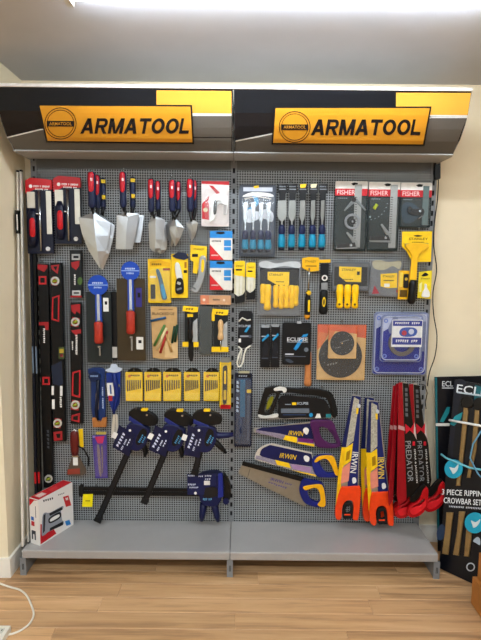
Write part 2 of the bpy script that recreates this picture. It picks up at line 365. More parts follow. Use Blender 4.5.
class HM(M):
    def quad(s, c, off, m, nx=1, ny=10, th=.0015):
        tl, trr, br, bl = c; g = []
        for layer in (off, off-th):
            for j in range(ny+1):
                for i in range(nx+1):
                    a, b = i/nx, j/ny
                    px = (tl[0]*(1-a)+trr[0]*a)*(1-b)+(bl[0]*(1-a)+br[0]*a)*b; py = (tl[1]*(1-a)+trr[1]*a)*(1-b)+(bl[1]*(1-a)+br[1]*a)*b
                    g.append(on_header(px, py, layer))
        w = nx+1; N = w*(ny+1); fs = []
        for j in range(ny):
            for i in range(nx):
                q = (j*w+i, j*w+i+1, (j+1)*w+i+1, (j+1)*w+i); fs += [q[::-1], tuple(N+v for v in q)]
        ring = list(range(w))+[j*w+nx for j in range(1, ny+1)]+[ny*w+i for i in range(nx-1, -1, -1)]+[j*w for j in range(ny-1, 0, -1)]
        for i in range(len(ring)):
            a, b = ring[i], ring[(i+1) % len(ring)]; fs.append((a, b, N+b, N+a))
        s.add(g, fs, m)
    def ring(s, cx, cy, r0, r1, off, m, n=40):
        vs = []; fs = []
        for i in range(n):
            a = 2*math.pi*i/n
            for r in (r0, r1): vs.append(on_header(cx+r*math.cos(a), cy+r*math.sin(a)*1.0, off))
        for i in range(n):
            j = (i+1) % n; fs.append((2*i, 2*i+1, 2*j+1, 2*j))
        s.add(vs, fs, m)
    def htext(s, st, cx, cy, w, h, off, m, shear=.0, bold=1, slope=0.):
        vs, fs = text_mesh(st, bold); bm = bmesh.new(); bv = [bm.verts.new((x, y, 0)) for x, y in vs]
        for f in fs:
            try: bm.faces.new([bv[i] for i in f])
            except ValueError: pass
        for k in range(1, 8):
            bmesh.ops.bisect_plane(bm, geom=bm.verts[:]+bm.edges[:]+bm.faces[:], plane_co=(0, -.5+k/8, 0), plane_no=(0, 1, 0))
        bm.verts.index_update()
        s.add([on_header(cx+(v.co.x-shear*v.co.y)*w, cy+v.co.y*h, off) for v in bm.verts], [tuple(v.index for v in f.verts) for f in bm.faces], m); bm.free()
H_BLK = mat('121419', .22, 0, .04, 6); H_GRY = mat('5b5751', .25, 0, .04, 6); H_YEL = mat('dea43c', .25, 0, .03, 6); H_ORG = mat('cd8d24', .28, 0, .03, 6); H_LINE = mat('d9d9d6', .35); H_TRIM = mat('a5a7a7', .4, .1, .03, 8)
def arc(cx, cy, rx, ry, w, wy, a0, a1, n):            # thick elliptical stroke as convex quads
    o = []
    for i in range(n):
        p = []
        for a, k in ((a0+(a1-a0)*i/n, 1), (a0+(a1-a0)*(i+1)/n, 1), (a0+(a1-a0)*(i+1)/n, 0), (a0+(a1-a0)*i/n, 0)):
            t = math.radians(a); p.append((cx+math.cos(t)*(rx if k else rx-w), cy+math.sin(t)*(ry if k else ry-wy)))
        o.append(p)
    return o
GLYPH = {   # heavy block capitals in a unit box, y down
    'A': [[(.36, 0), (.64, 0), (.26, 1), (0, 1)], [(.36, 0), (.64, 0), (1, 1), (.74, 1)], [(.25, .6), (.75, .6), (.8, .8), (.2, .8)]],
    'R': [[(0, 0), (.26, 0), (.26, 1), (0, 1)], [(.26, 0), (.62, 0), (.62, .19), (.26, .19)], [(.26, .43), (.62, .43), (.62, .62), (.26, .62)], [(.4, .58), (.66, .56), (1, 1), (.7, 1)]]+arc(.62, .31, .35, .31, .26, .19, -90, 90, 8),
    'M': [[(0, 0), (.22, 0), (.22, 1), (0, 1)], [(.78, 0), (1, 0), (1, 1), (.78, 1)], [(.0, 0), (.27, 0), (.56, 1), (.4, 1)], [(.73, 0), (1, 0), (.6, 1), (.44, 1)]],
    'T': [[(0, 0), (1, 0), (1, .21), (0, .21)], [(.37, .21), (.63, .21), (.63, 1), (.37, 1)]],
    'O': arc(.5, .5, .5, .5, .25, .2, 0, 360, 20),
    'L': [[(0, 0), (.28, 0), (.28, 1), (0, 1)], [(.28, .79), (1, .79), (1, 1), (.28, 1)]]}
def brand(m, cx, cy, w, h):
    wd = {'A': 1.08, 'R': 1., 'M': 1.22, 'T': .95, 'O': 1.08, 'L': .8}; tx = 'ARMATOOL'; gap = .1
    tot = sum(wd[c] for c in tx)+gap*(len(tx)-1); k = (w-h*.18)/tot; x = cx-w/2
    for c in tx:
        for q in GLYPH[c]:
            m.quad([(x+px*wd[c]*k+(1-py)*h*.18, cy-h/2+py*h) for px, py in q], .0135, H_BLK, 1, 4, .0014)
        x += (wd[c]+gap)*k
def header(side, x0, x1, panel, ring, name_box, bands, yellow):
    t = Thing('header_sign', 'curved sign board with an orange tool brand panel above the %s half of the stand' % side, 'sign', loc=((x0+x1)/2, -.2, 1.995))
    m = M(t); n = 15; vs = []
    for x in (x0, x1):
        for i in range(n+1):
            d, z, nd, nz = prof(5*i/n); vs.append((x, -d, z))
        for i in range(n, -1, -1):
            d, z, nd, nz = prof(5*i/n); vs.append((x, -d+nd*.004, z-nz*.004))
    k = 2*(n+1); m.add(vs, [(i, i+1, k+i+1, k+i) for i in range(k-1)]+[(k-1, 0, k, 2*k-1)]+[tuple(list(range(a, a+k))) for a in (0, k)], H_BLK); m.put('fascia')
    m = M(t); m.wbox((x0, -.369, 2.234), (x1, -.02, 2.247), mat('e8e6e2', .35)); m.put('top_trim', label='pale trim along the top')
    m = M(t); vs = [(x, y, z) for x in (x0, x1) for y, z in ((-.216, 2.014), (-.216, 2.009), (-.2, 2.006), (-.055, 2.009), (-.055, 2.014), (-.2, 2.012))]
    m.add(vs, [tuple(range(6)), tuple(range(6, 12))[::-1]]+[(i, 6+i, 6+(i+1) % 6, (i+1) % 6) for i in range(6)], H_TRIM); m.put('underside')
    for xa in (x0, x1-.003):
        m = M(t); pts = [(-d, z) for d, z in PROF]+[(-.2, 2.005), (-.012, 2.007), (-.012, 2.244)]; q = len(pts); inn = .0035
        xa2 = xa+.003
        m.add([(xa, y, z) for y, z in pts]+[(xa2, y, z) for y, z in pts], [tuple(range(q)), tuple(range(q, 2*q))[::-1]]+[(i, (i+1) % q, q+(i+1) % q, q+i) for i in range(q)], H_TRIM); m.put('end_cap')
    for c in bands:
        m = HM(t); m.quad(c, .0015, H_GRY, 6, 6); m.put('grey_band')
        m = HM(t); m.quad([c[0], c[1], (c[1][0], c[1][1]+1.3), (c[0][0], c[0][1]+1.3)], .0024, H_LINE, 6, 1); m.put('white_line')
    m = HM(t); m.quad(yellow, .0015, H_YEL, 2, 4); m.put('yellow_block')
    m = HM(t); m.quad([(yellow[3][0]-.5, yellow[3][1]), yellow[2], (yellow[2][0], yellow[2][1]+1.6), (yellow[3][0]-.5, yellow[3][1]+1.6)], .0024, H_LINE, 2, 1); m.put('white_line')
    m = HM(t); m.quad(panel, .010, H_BLK, 8, 10, .007); lp = m.put('logo_panel', label='orange logo panel with a black border')
    (a, b, c, d) = panel; e = 1.6
    m = HM(t); m.quad([(a[0]+e, a[1]+e), (b[0]-e, b[1]+e), (c[0]-e, c[1]-e), (d[0]+e, d[1]-e)], .012, H_ORG, 8, 10, .002); m.put('orange_face', lp)
    cx, cy, r = ring
    m = HM(t); m.ring(cx, cy, r-.75, r, .0128, H_BLK); m.ring(cx, cy, r-2.9, r-2.3, .0128, H_BLK); m.put('emblem_ring', lp)
    m = HM(t); m.quad([(cx-r*.86, cy-2.6), (cx+r*.86, cy-2.6), (cx+r*.86, cy+3), (cx-r*.86, cy+3)], .0135, H_BLK, 2, 2, .0008); m.put('emblem_bar', lp)
    m = HM(t); m.htext('ARMATOOL', cx, cy+.2, r*1.4, 3.2, .0142, H_ORG, .0, .4); m.put('emblem_lettering', lp)
    m = HM(t); brand(m, *name_box)
    m.put('brand_lettering', lp)
header('left', -1.0, -.0015, [(38, 104), (192, 105), (194, 144), (46, 142.5)], (60.5, 123.5, 16), (135.6, 126, 111, 15.4),
       [[(6.6, 137), (40, 129), (40, 152.5), (16, 151)], [(40, 129), (194, 114.7), (194, 153.4), (40, 152.5)], [(194, 114.7), (231.5, 114.7), (231.5, 153.5), (194, 153.4)]][:],
       [(156.5, 90.3), (231.5, 91), (231.5, 113.5), (156.5, 112.8)])
header('right', .0015, 1.0, [(274, 106.5), (431.5, 106.5), (424.5, 146), (271.5, 144.5)], (294.7, 127, 15.8), (366.8, 127.3, 112, 15.8),
       [[(235.5, 140.5), (273, 133), (273, 153.8), (235.5, 153.6)], [(273, 133), (431, 117), (431, 153.9), (273, 153.8)], [(431, 116.8), (467.2, 116.8), (453.2, 154), (431, 153.9)]],
       [(396, 92.6), (471, 93), (467.6, 115.2), (396, 114.6)])
DEEP = 1.2
# ================================================================ HELPERS FOR THE TOOLS
CHROME = mat('b4b7b9', .25, 1., .03, 30); CLEAR = clear_plastic(); CLEAR2 = clear_plastic('e8edf2', .035, .1); CLEARB = clear_plastic('6a8fd0', .2, .1)
RED = mat('c8202c', .35); NAVY = mat('141b36', .4); WHITE = mat('ecebe8', .5); YEL = mat('f5d024', .4); YEL_D = mat('e8b818', .4); TEAL = mat('1f9db5', .35); CYAN = mat('2f9fd0', .4); BLUE = mat('1f4fa8', .35)
BLADE = mat('c0c4c9', .28, .88, .015, 60); GREY_M = brushed('9b9da0', .35, .8); PAPER = mat('e2dfd8', .6); KRAFT = mat('c9a878', .7); ORANGE = mat('f0541e', .35); GRN_D = mat('122a29', .4); PURPLE = mat('5a2560', .35); INK = mat('101114', .5); BLACK = mat('0c0d10', .4); SOFT = mat('121316', .6)
def hook(px, py, reach, what, tip=1.6, tag=True):
    """A wire hook pushed into the board: back plate, prong with upturned end."""
    t = Thing('peg_hook', 'chrome wire peg hook that carries %s' % what, 'hook', px, py, 0, 'wire peg hooks'); t.root.location = t.loc
    m = M(t); m.box(px-.8, py-1.3, px+.8, py+1.8, .0005, .003, mat('85888a', .35, .6), .3); m.put('back_plate')
    m = M(t); m.tube([(px, py, .002), (px, py, reach-.006), (px, py-.5, reach-.001), (px, py-tip, reach)], .38, CHROME, 6); m.put('prong')
def hang_hole(m, x, y, w, d, h=1.1):
    m.flat(rr(x-w/2, y-h/2, x+w/2, y+h/2, .5), d+.0004, INK)
# ================================================================ LEFT EDGE: long straightedges standing on the shelf
def leaning_bar(name, label, cat, b, tp, wx, wd, m0, extra=None, group=None):
    b = Vector(b); tp = Vector(tp); t = Thing(name, label, cat, loc=b, group=group)
    m = M(t); vs = []
    for c in (b, tp):
        for sx, sy in ((-1, -1), (1, -1), (1, 1), (-1, 1)): vs.append(c+Vector((sx*wx/2, sy*wd/2, 0)))
    m.add(vs, [(0, 1, 2, 3), (7, 6, 5, 4)]+[(i, (i+1) % 4, 4+(i+1) % 4, 4+i) for i in range(4)], m0); m.put('bar')
    return t, b, tp
ALU = brushed('d8d8d4', .35, .55); ALU_D = brushed('8d8f90', .4, .7)
for nm, bx, by, tx, ty, zt, lab, c in (('feather_edge', -1.007, -.264, -1.048, -.07, 1.945, 'pale aluminium straightedge at the far left, nearest the wall', mat('e6e3dc', .4, .2, .02, 20)),
                                   ('feather_edge', -.996, -.226, -1.026, -.085, 1.945, 'silver aluminium straightedge second from the left wall', ALU)):
    t, b, tp = leaning_bar(nm, lab, 'straightedge', (bx, by, .1315), (tx, ty, zt), .008, .014, c)
    for f in (.0, 1.):
        q = b.lerp(tp, f); m = M(t); m.wbox((q.x-.005, q.y-.008, q.z-(.001 if f == 0 else .004)), (q.x+.005, q.y+.008, q.z+.005), BLACK); m.put('end_cap')
    if 'pale' in lab:
        q = b.lerp(tp, .865); m = M(t); m.wbox((q.x-.0085, q.y-.018, q.z-.055), (q.x+.0055, q.y+.018, q.z+.055), BLACK); tg = m.put('label_sleeve')
        m = M(t); m.wbox((q.x-.001, q.y-.0186, q.z-.04), (q.x+.004, q.y-.0182, q.z+.035), WHITE); m.put('printed_line', tg)
for bx, by, tx, lab, c in ((-1.005, -.105, -1.011, 'slim navy box level standing on edge beside the silver straightedge', mat('141a2b', .4)), (-.988, -.1, -.995, 'slim black box level standing on edge, third bar from the wall', BLACK)):
    t, b, tp = leaning_bar('box_level', lab, 'level', (bx, by, .1315), (tx, -.022, 1.86), .013, .02, c)
    q = b.lerp(tp, .16); m = M(t); m.wbox((q.x-.005, q.y-.0122, q.z-.03), (q.x+.005, q.y-.0098, q.z+.03), RED); m.put('vial_surround')
    q = b.lerp(tp, .5); m = M(t); m.wbox((q.x-.0035, q.y-.0122, q.z-.09), (q.x+.0035, q.y-.0098, q.z+.09), mat('7f8ea0', .4)); m.put('scale_strip')
# ================================================================ TOP ROW, LEFT BAY
def jointer_card(x0, y0, x1, y1, d, label):
    t = Thing('carded_trowel_set', label, 'trowel set', (x0+x1)/2, (y0+y1)/2, d)
    w = x1-x0; m = M(t); m.box(x0, y0+11, x1, y1, d-.012, d, NAVY, 1); hd = m.put('backing_card')
    m = M(t); m.prism([(x0, y0+3), (x0+5, y0), (x1-6, y0+1), (x1, y0+2), (x1, y0+11.5), (x0+w*.35, y0+11.5), (x0, y0+16)], d-.012, d+.001, RED); h = m.put('header_card', label='red header card')
    m = M(t); m.text('TOOLS & TROWELS', x0+w*.62, y0+8.7, w*.62, 2.4, d+.0018, WHITE, 2); m.text('JOINTER SET', x0+w*.62, y0+11.6, w*.5, 1.7, d+.0018, WHITE, 2); m.flat(ci(x0+w*.2, y0+8.5, 1.8, 10), d+.0018, WHITE); m.put('lettering', h)
    m = M(t); m.box(x0+1.2, y0+14, x0+w*.34, y0+30, d, d+.006, mat('d9d5c8', .4, .3, .03, 30), .5); m.put('small_blade')
    m = M(t); m.box(x0+w*.77, y0+13, x1-1, y1-20, d, d+.005, mat('d5d2c6', .35, .4, .03, 30), .5); m.put('long_blade')
    m = M(t); m.tube([(x0+w*.52, y0+13, d+.006), (x0+w*.52, y1-3, d+.006)], 1.25, CHROME, 8); m.tube([(x0+w*.2, y0+35, d+.006), (x0+w*.52, y0+36, d+.006)], 1., CHROME, 8); m.put('steel_rod')
    ym = y0+(y1-y0)*.68
    m = M(t); m.tube([(x0+w*.21, ym-21, d+.008), (x0+w*.21, ym-15, d+.010), (x0+w*.21, ym+10, d+.010), (x0+w*.21, ym+17, d+.008)], [2.2, 4.4, 4.6, 3.2], NAVY, 10, .6); hn = m.put('handle')
    m = M(t); m.tube([(x0+w*.21, ym-14, d+.016), (x0+w*.21, ym-9, d+.021), (x0+w*.21, ym+5, d+.021), (x0+w*.21, ym+10, d+.016)], [.8, 2.9, 2.9, .8], RED, 10, .5); m.put('grip_inlay', hn)
    m = M(t); m.prism(ci(x0+w*.78, y1-5, 2.2, 14), d, d+.004, mat('d8d8d8', .3)); m.put('steel_button')
jointer_card(26.4, 178, 52.5, 254, .060, 'red and navy carded jointer set at the top left corner, the longer one')
jointer_card(54, 176, 81, 244, .052, 'red and navy carded jointer set second from the left, the shorter one')
hook(39, 175, .085, 'the longer carded jointer set'); hook(67, 173, .08, 'the shorter carded jointer set')

def trowel(label, hx, y0, y1, hw, left, mid, right, d, front=True, group=None, ridge=.015, yellow=False):
    t = Thing('trowel', label, 'trowel', hx, (y0+y1)/2, d, group)
    m = M(t); m.facets(left, mid, right, d, d+ridge, BLADE); m.put('blade')
    tx, ty = mid[0]
    m = M(t); m.tube([(tx, ty+2.5, d+ridge+.001), (tx, ty-1, d+ridge+.003), ((tx+hx)/2, (ty+y1)/2+1, d+.012), (hx+.3, y1-3, d+.014)], [1.2, 1.5, 1.7, 2.2], BLACK, 8); m.put('tang')
    n = [(y0, .55), (y0+1.5, .86), (y0+8, 1.), (y0+(y1-y0)*.45, .92), (y0+(y1-y0)*.7, .82), (y1-4, .9), (y1-1.5, .72), (y1, .5)]
    m = M(t); m.tube([(hx, y, d+.014) for y, r in n], [hw*r for y, r in n], mat('1f2b4d', .45), 12, .85); h = m.put('handle')
    if front or not yellow:
        n2 = [(y0+.4, .5), (y0+2.2, .74), (y0+(y1-y0)*.3, .78), (y0+(y1-y0)*.52, .66), (y0+(y1-y0)*.66, .25)]
        m = M(t); m.tube([(hx-.3, y, d+.0195) for y, r in n2], [hw*r for y, r in n2], mat('bc2a38', .4), 10, .9); m.put('grip_inlay', h, label='red soft grip')
        m = M(t); m.box(hx-1, y0+6, hx+.8, y0+9, d+.034, d+.0355, mat('f0d0d0', .5), .3); m.put('grip_print', h)
    if yellow:
        m = M(t); m.box(hx-1.8, y0+1.5, hx+2.2, y0+5, d+.016, d+.032, mat('d6b92c', .4), .4); m.box(hx-1.2, y0+17, hx+2, y0+21, d+.02, d+.034, mat('d6b92c', .4), .4); m.put('price_sticker', h)
TG = None
trowel('large pointed brick trowel at the front of the leftmost trowel hook', 91.7, 172, 208, 4.5, [(90, 213.5), (77.7, 218), (81, 235), (87, 251), (98, 269.5)], [(92.6, 211.5), (93, 219), (94.2, 236), (96, 252), (98.2, 269.8)], [(95, 212.5), (110, 223.5), (108.6, 236), (105, 252), (98.5, 269.5)], .105)
trowel('pointed brick trowel directly behind the large front one, edge showing at right', 97.5, 175, 209, 3.4, [(93, 216), (82, 221), (85, 238), (91, 254), (100.5, 271)], [(97, 214.5), (97, 222), (98, 239), (99.5, 255), (100.8, 271.3)], [(101, 215), (114.3, 225.5), (112.5, 238), (108.2, 254), (101, 271)], .075, False)
trowel('rearmost brick trowel on the leftmost trowel hook, with yellow stickers on its handle', 103, 178, 210, 3.0, [(97, 218), (86, 224), (90, 240), (95, 256), (102, 268)], [(100.5, 217), (101, 224), (101, 240), (101.5, 256), (102.2, 268.2)], [(104, 218), (113, 227), (111, 240), (107, 255), (102.4, 268)], .045, False, None, .006, True)
hook(92, 169.5, .16, 'the three pointed brick trowels')
trowel('square ended bucket trowel at the front of the second trowel hook', 123, 172, 208, 4.0, [(122, 213.5), (116, 215), (115.6, 232), (114.8, 249.8)], [(125.2, 212.5), (127.3, 217), (125.8, 233), (124.6, 250)], [(129, 213), (138.8, 213.6), (135.6, 232), (131.6, 249.8)], .105, ridge=.014)
trowel('square ended bucket trowel behind, with yellow stickers on its handle', 132.5, 177, 209, 3.2, [(126, 215), (121, 216), (121, 232), (122, 243)], [(131, 214), (134, 218), (133, 232), (132, 243)], [(136, 214.6), (143.6, 215.6), (142, 230), (139.6, 243)], .06, False, None, .006, True)
hook(123.5, 169.5, .16, 'the two bucket trowels')
trowel('round ended gauging trowel at the front of the third trowel hook', 151.2, 179, 212.5, 3.7, [(151, 217.5), (148, 224), (148.6, 240), (149, 248.5), (152.5, 252)], [(154, 216), (155.5, 220), (155, 240), (154.6, 249), (154.5, 252.6)], [(158, 216.8), (164.6, 220), (162.8, 240), (160.6, 248.5), (156.5, 252)], .1)
trowel('round ended gauging trowel behind the front one on the third trowel hook', 158, 181, 212, 3.1, [(154, 220), (152, 226), (153.6, 242), (154.6, 250.5), (158.2, 254)], [(158.4, 218), (160, 222), (160, 242), (160.2, 251), (160.2, 254.6)], [(162, 219), (167, 223), (167, 242), (165.8, 250), (162.2, 254)], .06, False)
hook(151, 176.5, .15, 'the two gauging trowels')
trowel('leaf shaped pointing trowel at the front of the fourth trowel hook', 172.2, 180, 212, 4., [(173.6, 218.2), (168.8, 228), (171, 238), (174.6, 246.5)], [(174.8, 217.6), (176, 226), (175.6, 238), (175, 247)], [(176.4, 218.2), (184, 228), (180, 238.5), (175.4, 246.5)], .1)
trowel('leaf shaped pointing trowel behind the front one on the fourth trowel hook', 178.5, 181.5, 212, 2.9, [(171, 219), (165.2, 225), (167.4, 239), (170.6, 247.6)], [(173, 218.6), (171, 226), (171, 239), (171, 248)], [(175, 219), (178, 229), (175, 240), (171.4, 247.6)], .065, False)
hook(172, 177, .15, 'the two leaf shaped pointing trowels')
trowel('small pointing trowel with a narrow blade on the fifth trowel hook', 190.3, 179, 212, 4.2, [(190.4, 219.8), (185.6, 223), (188, 233), (191.6, 242)], [(191.3, 219.3), (191.6, 225), (191.7, 233), (191.8, 242.4)], [(192.4, 219.8), (197.4, 222.4), (195.4, 233), (192.1, 242)], .09)
trowel('second small pointing trowel hidden behind the narrow front one', 195, 180.5, 211, 2.4, [(191.6, 220.6), (188, 223), (190.4, 231), (193.4, 239)], [(193, 220), (193.4, 225), (193.5, 231), (193.6, 239.4)], [(194, 220.6), (198, 222.6), (196.6, 231), (193.9, 239)], .055, False)
hook(190.5, 177, .14, 'the two small pointing trowels')
# stapler in a blister
t = Thing('carded_hand_tacker', 'white hand tacker in a clear blister on a red and white card', 'stapler', 215, 204, .06)
m = M(t); m.box(201.5, 181, 229, 226.5, .05, .054, mat('e6dedb', .5), 1.5); cardo = m.put('backing_card')
m = M(t); m.prism([(201.5, 181.2), (229, 181.2), (229, 185), (201.5, 184)], .054, .0546, RED); m.prism([(209, 185.5), (213, 186), (220, 193), (216.5, 194)], .054, .0546, RED); m.prism([(202, 204), (208.8, 196), (209, 220), (202, 219)], .054, .0546, RED); m.flat(ci(205.5, 210, 2.3, 12), .0552, mat('d7c9a8', .5)); m.put('printed_panel', cardo)
m = M(t); m.plate(cr([(209.5, 220), (211.5, 206), (212, 197), (215, 194), (226, 195.5), (228, 198), (226.5, 213), (223.5, 213), (223, 204), (219, 203.5), (216.5, 207), (215.5, 217), (212, 221)], 4), .056, .078, mat('efeeea', .35), [cr([(215, 207), (215.8, 201.5), (218.5, 200.5), (221.5, 201), (221.6, 202.2), (217.4, 203), (216, 207.5)], 3)], .003); b = m.put('body')
m = M(t); m.plate(cr([(213.6, 214), (213.6, 203), (215.4, 200), (217, 201.5), (216.2, 213)], 3), .06, .08, BLACK, (), .001); m.put('lever')
m = M(t); m.shell(rr(204, 188, 228.6, 224, 3), .054, .083, CLEAR); m.put('blister')
hook(214.5, 179, .075, 'the hand tacker pack')
# two staple boxes
for y0, y1, lab, d in ((231, 260, 'white staple box with blue top and red corner, the upper of the two', .060), (261, 290, 'white staple box with blue top and red corner, the lower of the two', .060)):
    t = Thing('staple_box', lab, 'box', 221, (y0+y1)/2, d, 'white staple boxes')
    m = M(t); m.box(209.8, y0, 232.3, y1, .025, d, PAPER, .4); b = m.put('carton')
    m = M(t); m.flat(rc(209.8, y0, 232.3, y0+7), d+.0005, mat('2f8fd0', .4)); m.flat([(209.8, y0+13.5), (209.8, y1), (224, y1)], d+.0005, mat('cf2b33', .45)); m.flat(rc(224, y0+9, 231, y0+15), d+.0009, mat('3a93cf', .4)); m.flat(rc(224, y0+16, 231, y0+19.5), d+.0009, mat('3a93cf', .4))
    m.text('RAPESCO', 216.6, y0+10.3, 9.5, 2, d+.0009, INK, 0, 2); m.text('STAPLES', 215, y1-4.6, 7, 1.5, d+.0009, WHITE); m.put('printed_panel', b)
    m = M(t); m.prism([(217, y0+.8), (224, y0+.8), (225, y0+2.6), (220.5, y0+3.4), (216, y0+2.6)], d, d+.0008, INK); m.put('hang_slot', b)
    hook(220.5, y0-.5, d+.02, 'the %s white staple box' % ('upper' if y0 < 240 else 'lower'))
# peach coloured blade packet
t = Thing('carded_blade_strip', 'long narrow peach and orange packet lying flat below the white boxes', 'packet', 215, 300, .045)
m = M(t); m.box(200.3, 295.3, 231, 304.6, .03, .04, mat('d9a878', .5), .6); b = m.put('packet')
m = M(t); m.flat(rc(200.3, 295.3, 209, 304.6), .0404, mat('e08a5a', .5)); m.flat(ci(204, 300, 1.5, 10), .0408, mat('f0d8c0', .5)); m.flat(ci(224, 300, 1.3, 10), .0408, mat('f0d8c0', .5)); m.text('COPING', 216.5, 299.8, 7, 2, .0408, INK); m.put('printed_panel', b)
m = M(t); m.shell(rr(200.3, 295.3, 231, 304.6, .6), .0404, .046, CLEAR, .03); m.put('sleeve')
hook(215.5, 293.5, .06, 'the peach blade packet')
# ================================================================ LEVELS
def vial_round(t, x, y, d, r=4.4):
    m = M(t); m.plate(ci(x, y, r, 24), d, d+.005, mat('cfcfc9', .3, .3), [ci(x, y, r*.58, 16)], .001); o = m.put('vial_ring', label='silver ring around a green vial')
    m = M(t); m.tube([(x-r*.5, y+.8, d+.002), (x+r*.5, y-.8, d+.002)], r*.34, mat('9aa03a', .2), 8); m.put('vial', o)
def loz(x0, y0, x1, y1, k=2.2): return [(x0+k*.3, y0+k), (x1, y0), (x1-k*.2, y1), (x0, y1-k)]
def window(t, pts, d, wdt=.76, m0=None):
    cx = sum(p[0] for p in pts)/len(pts); cy = sum(p[1] for p in pts)/len(pts)
    hw = max(abs(p[0]-cx) for p in pts); hh = max(abs(p[1]-cy) for p in pts)
    inn = [(cx+(x-cx)*(1-1.5/hw), cy+(y-cy)*(1-1.7/hh)) for x, y in pts]
    m = M(t); m.plate(pts, d, d+.004, m0 or mat('c03238', .4), [inn], .0006); m.put('window_frame', label='red frame around a cut-out')
def quadbar(t, tl, tr, br, bl, d0, d1, m0, name='body'):
    m = M(t); m.plate([tl, tr, br, bl], d0, d1, m0, (), .003); return m.put(name)
LV = mat('0e1014', .42, .1, .05, 20); LVR = mat('ab3036', .4)
t = Thing('spirit_level', 'longest black box spirit level, leftmost of the hanging levels', 'level', 43, 375, .06, exact=True)
b = quadbar(t, (37.4, 264), (47.5, 264), (53, 488), (43.4, 488), .03, .055, LV)
m = M(t); m.prism([(37.5, 264.5), (47.3, 265), (47.3, 268), (44, 272), (37.6, 269)], .055, .0562, LVR); m.put('end_label', b)
window(t, rc(38.6, 276, 46.2, 284.5), .055); window(t, rc(42.4, 377, 49.6, 385), .055); vial_round(t, 48.4, 479, .055, 4.)
m = M(t); m.prism([(39, 322), (48.6, 322), (48.6, 330), (45.6, 330), (44.6, 325.4), (39, 325.4)], .055, .0562, LVR); m.put('brand_chevron', b)
m = M(t); m.text('PROLEVEL', 44, 336, 15, 2.2, .0566, WHITE, 90, 1); m.text('600mm', 48, 440, 20, 2.6, .0566, mat('555a63', .5), 88); m.put('lettering', b)
t = Thing('spirit_level', 'black spirit level with red lozenge cut-out, second of the hanging levels', 'level', 56, 350, .06, exact=True)
b = quadbar(t, (50, 263), (61, 263), (65.2, 441.5), (53.2, 441.5), .03, .058, LV)
m = M(t); m.prism([(50.8, 265.5), (59.2, 264.5), (57.6, 274), (51.5, 269)], .058, .0592, LVR); m.prism([(53.4, 432), (62.2, 431), (62.4, 440), (54, 441)], .058, .0592, LVR); m.put('end_label', b)
m = M(t); m.flat([(53, 266.6), (57.4, 266.2), (56, 271)], .0597, INK); m.flat([(56, 434), (60.5, 433.6), (60, 438), (57, 438)], .0597, INK); m.put('printed_triangle', b)
vial_round(t, 54.8, 281, .058); vial_round(t, 57.4, 423.4, .058)
m = M(t); m.prism(rot(rc(51.8, 277, 57.6, 285.5), 54.6, 281, 8), .058, .0588, LVR); m.prism(rot(rc(54.2, 418.5, 61, 428), 57.6, 423.4, 8), .058, .0588, LVR); m.put('vial_plate', b)
window(t, loz(51.4, 295, 59.4, 322), .058)
m = M(t); m.box(58.5, 347, 64.5, 359, .058, .0592, mat('4c5a38', .5), 1); m.flat(rc(59.4, 349, 63.6, 353), .0597, mat('b3a040', .5)); m.flat(rc(60, 354, 63, 357), .0597, mat('7a3030', .5)); m.put('sticker', b)
m = M(t); m.prism([(51, 366), (61.4, 361), (63, 383), (60, 386), (53, 384)], .058, .06, mat('27344a', .35)); m.box(51.5, 386, 53.8, 395, .058, .06, WHITE); m.box(52, 399.5, 54.6, 409, .058, .06, WHITE); m.box(60, 386, 62.4, 396, .058, .06, WHITE); m.text('LEVEL', 60.6, 402.5, 11, 2.4, .0606, WHITE, 88); m.put('hang_tag', b, label='dark hang tag with white stickers')
t = Thing('torpedo_level', 'short torpedo level with silver end windows beside the brick trowel', 'level', 75.5, 274, .06, exact=True)
b = quadbar(t, (69.4, 250), (81, 250), (82, 297.5), (70, 297.5), .03, .055, mat('20262a', .4))
window(t, rc(71.6, 254, 80, 260), .055, m0=mat('b9bbbb', .3)); window(t, rc(72, 290.5, 80.5, 295.5), .055, m0=mat('c4c6c6', .3))
m = M(t); m.prism([(71, 262.5), (79.5, 260.5), (79, 266), (76, 270), (71.8, 267)], .055, .0565, LVR); m.prism(rc(70.4, 295.6, 81.6, 297.4), .055, .057, LVR); m.put('red_trim', b)
m = M(t); m.text('LEVEL', 74.7, 280, 11, 1.8, .0566, WHITE, 90); m.flat(ci(80, 281, 2.6, 10, 4), .0562, mat('55703a', .4)); m.put('lettering', b)
t = Thing('spirit_level', 'black spirit level hanging under the short torpedo level', 'level', 75, 363, .055, exact=True)
b = quadbar(t, (70, 303), (80.8, 303), (82.2, 424), (70.6, 424), .03, .055, LV)
m = M(t); m.prism([(71, 305), (80.2, 304), (80, 314), (76.5, 311), (75, 314.5), (71.6, 311)], .055, .0562, LVR); m.prism(loz(71, 413, 80, 422.6), .055, .0562, LVR); m.flat(loz(73, 415.5, 78, 420.5, 1), .0567, INK); m.put('end_label', b)
vial_round(t, 75.2, 322, .055); vial_round(t, 75.2, 405, .055)
m = M(t); m.prism(rot(rc(71.4, 317.5, 79, 326.5), 75.2, 322, 10), .055, .0558, LVR); m.prism(rot(rc(71.4, 400.4, 79.2, 410), 75.2, 405, 10), .055, .0558, LVR); m.prism([(71, 330.5), (81, 329), (81, 333.5), (77.5, 333.5), (77, 337)], .055, .0562, LVR); m.put('vial_plate', b)
window(t, loz(71.6, 370, 80.6, 398), .055)
m = M(t); m.text('PROFESSIONAL', 76.3, 345, 20, 2.4, .0566, WHITE, 90, 1); m.text('400mm', 72.4, 346, 9, 1.5, .0566, WHITE, 90); m.put('lettering', b)
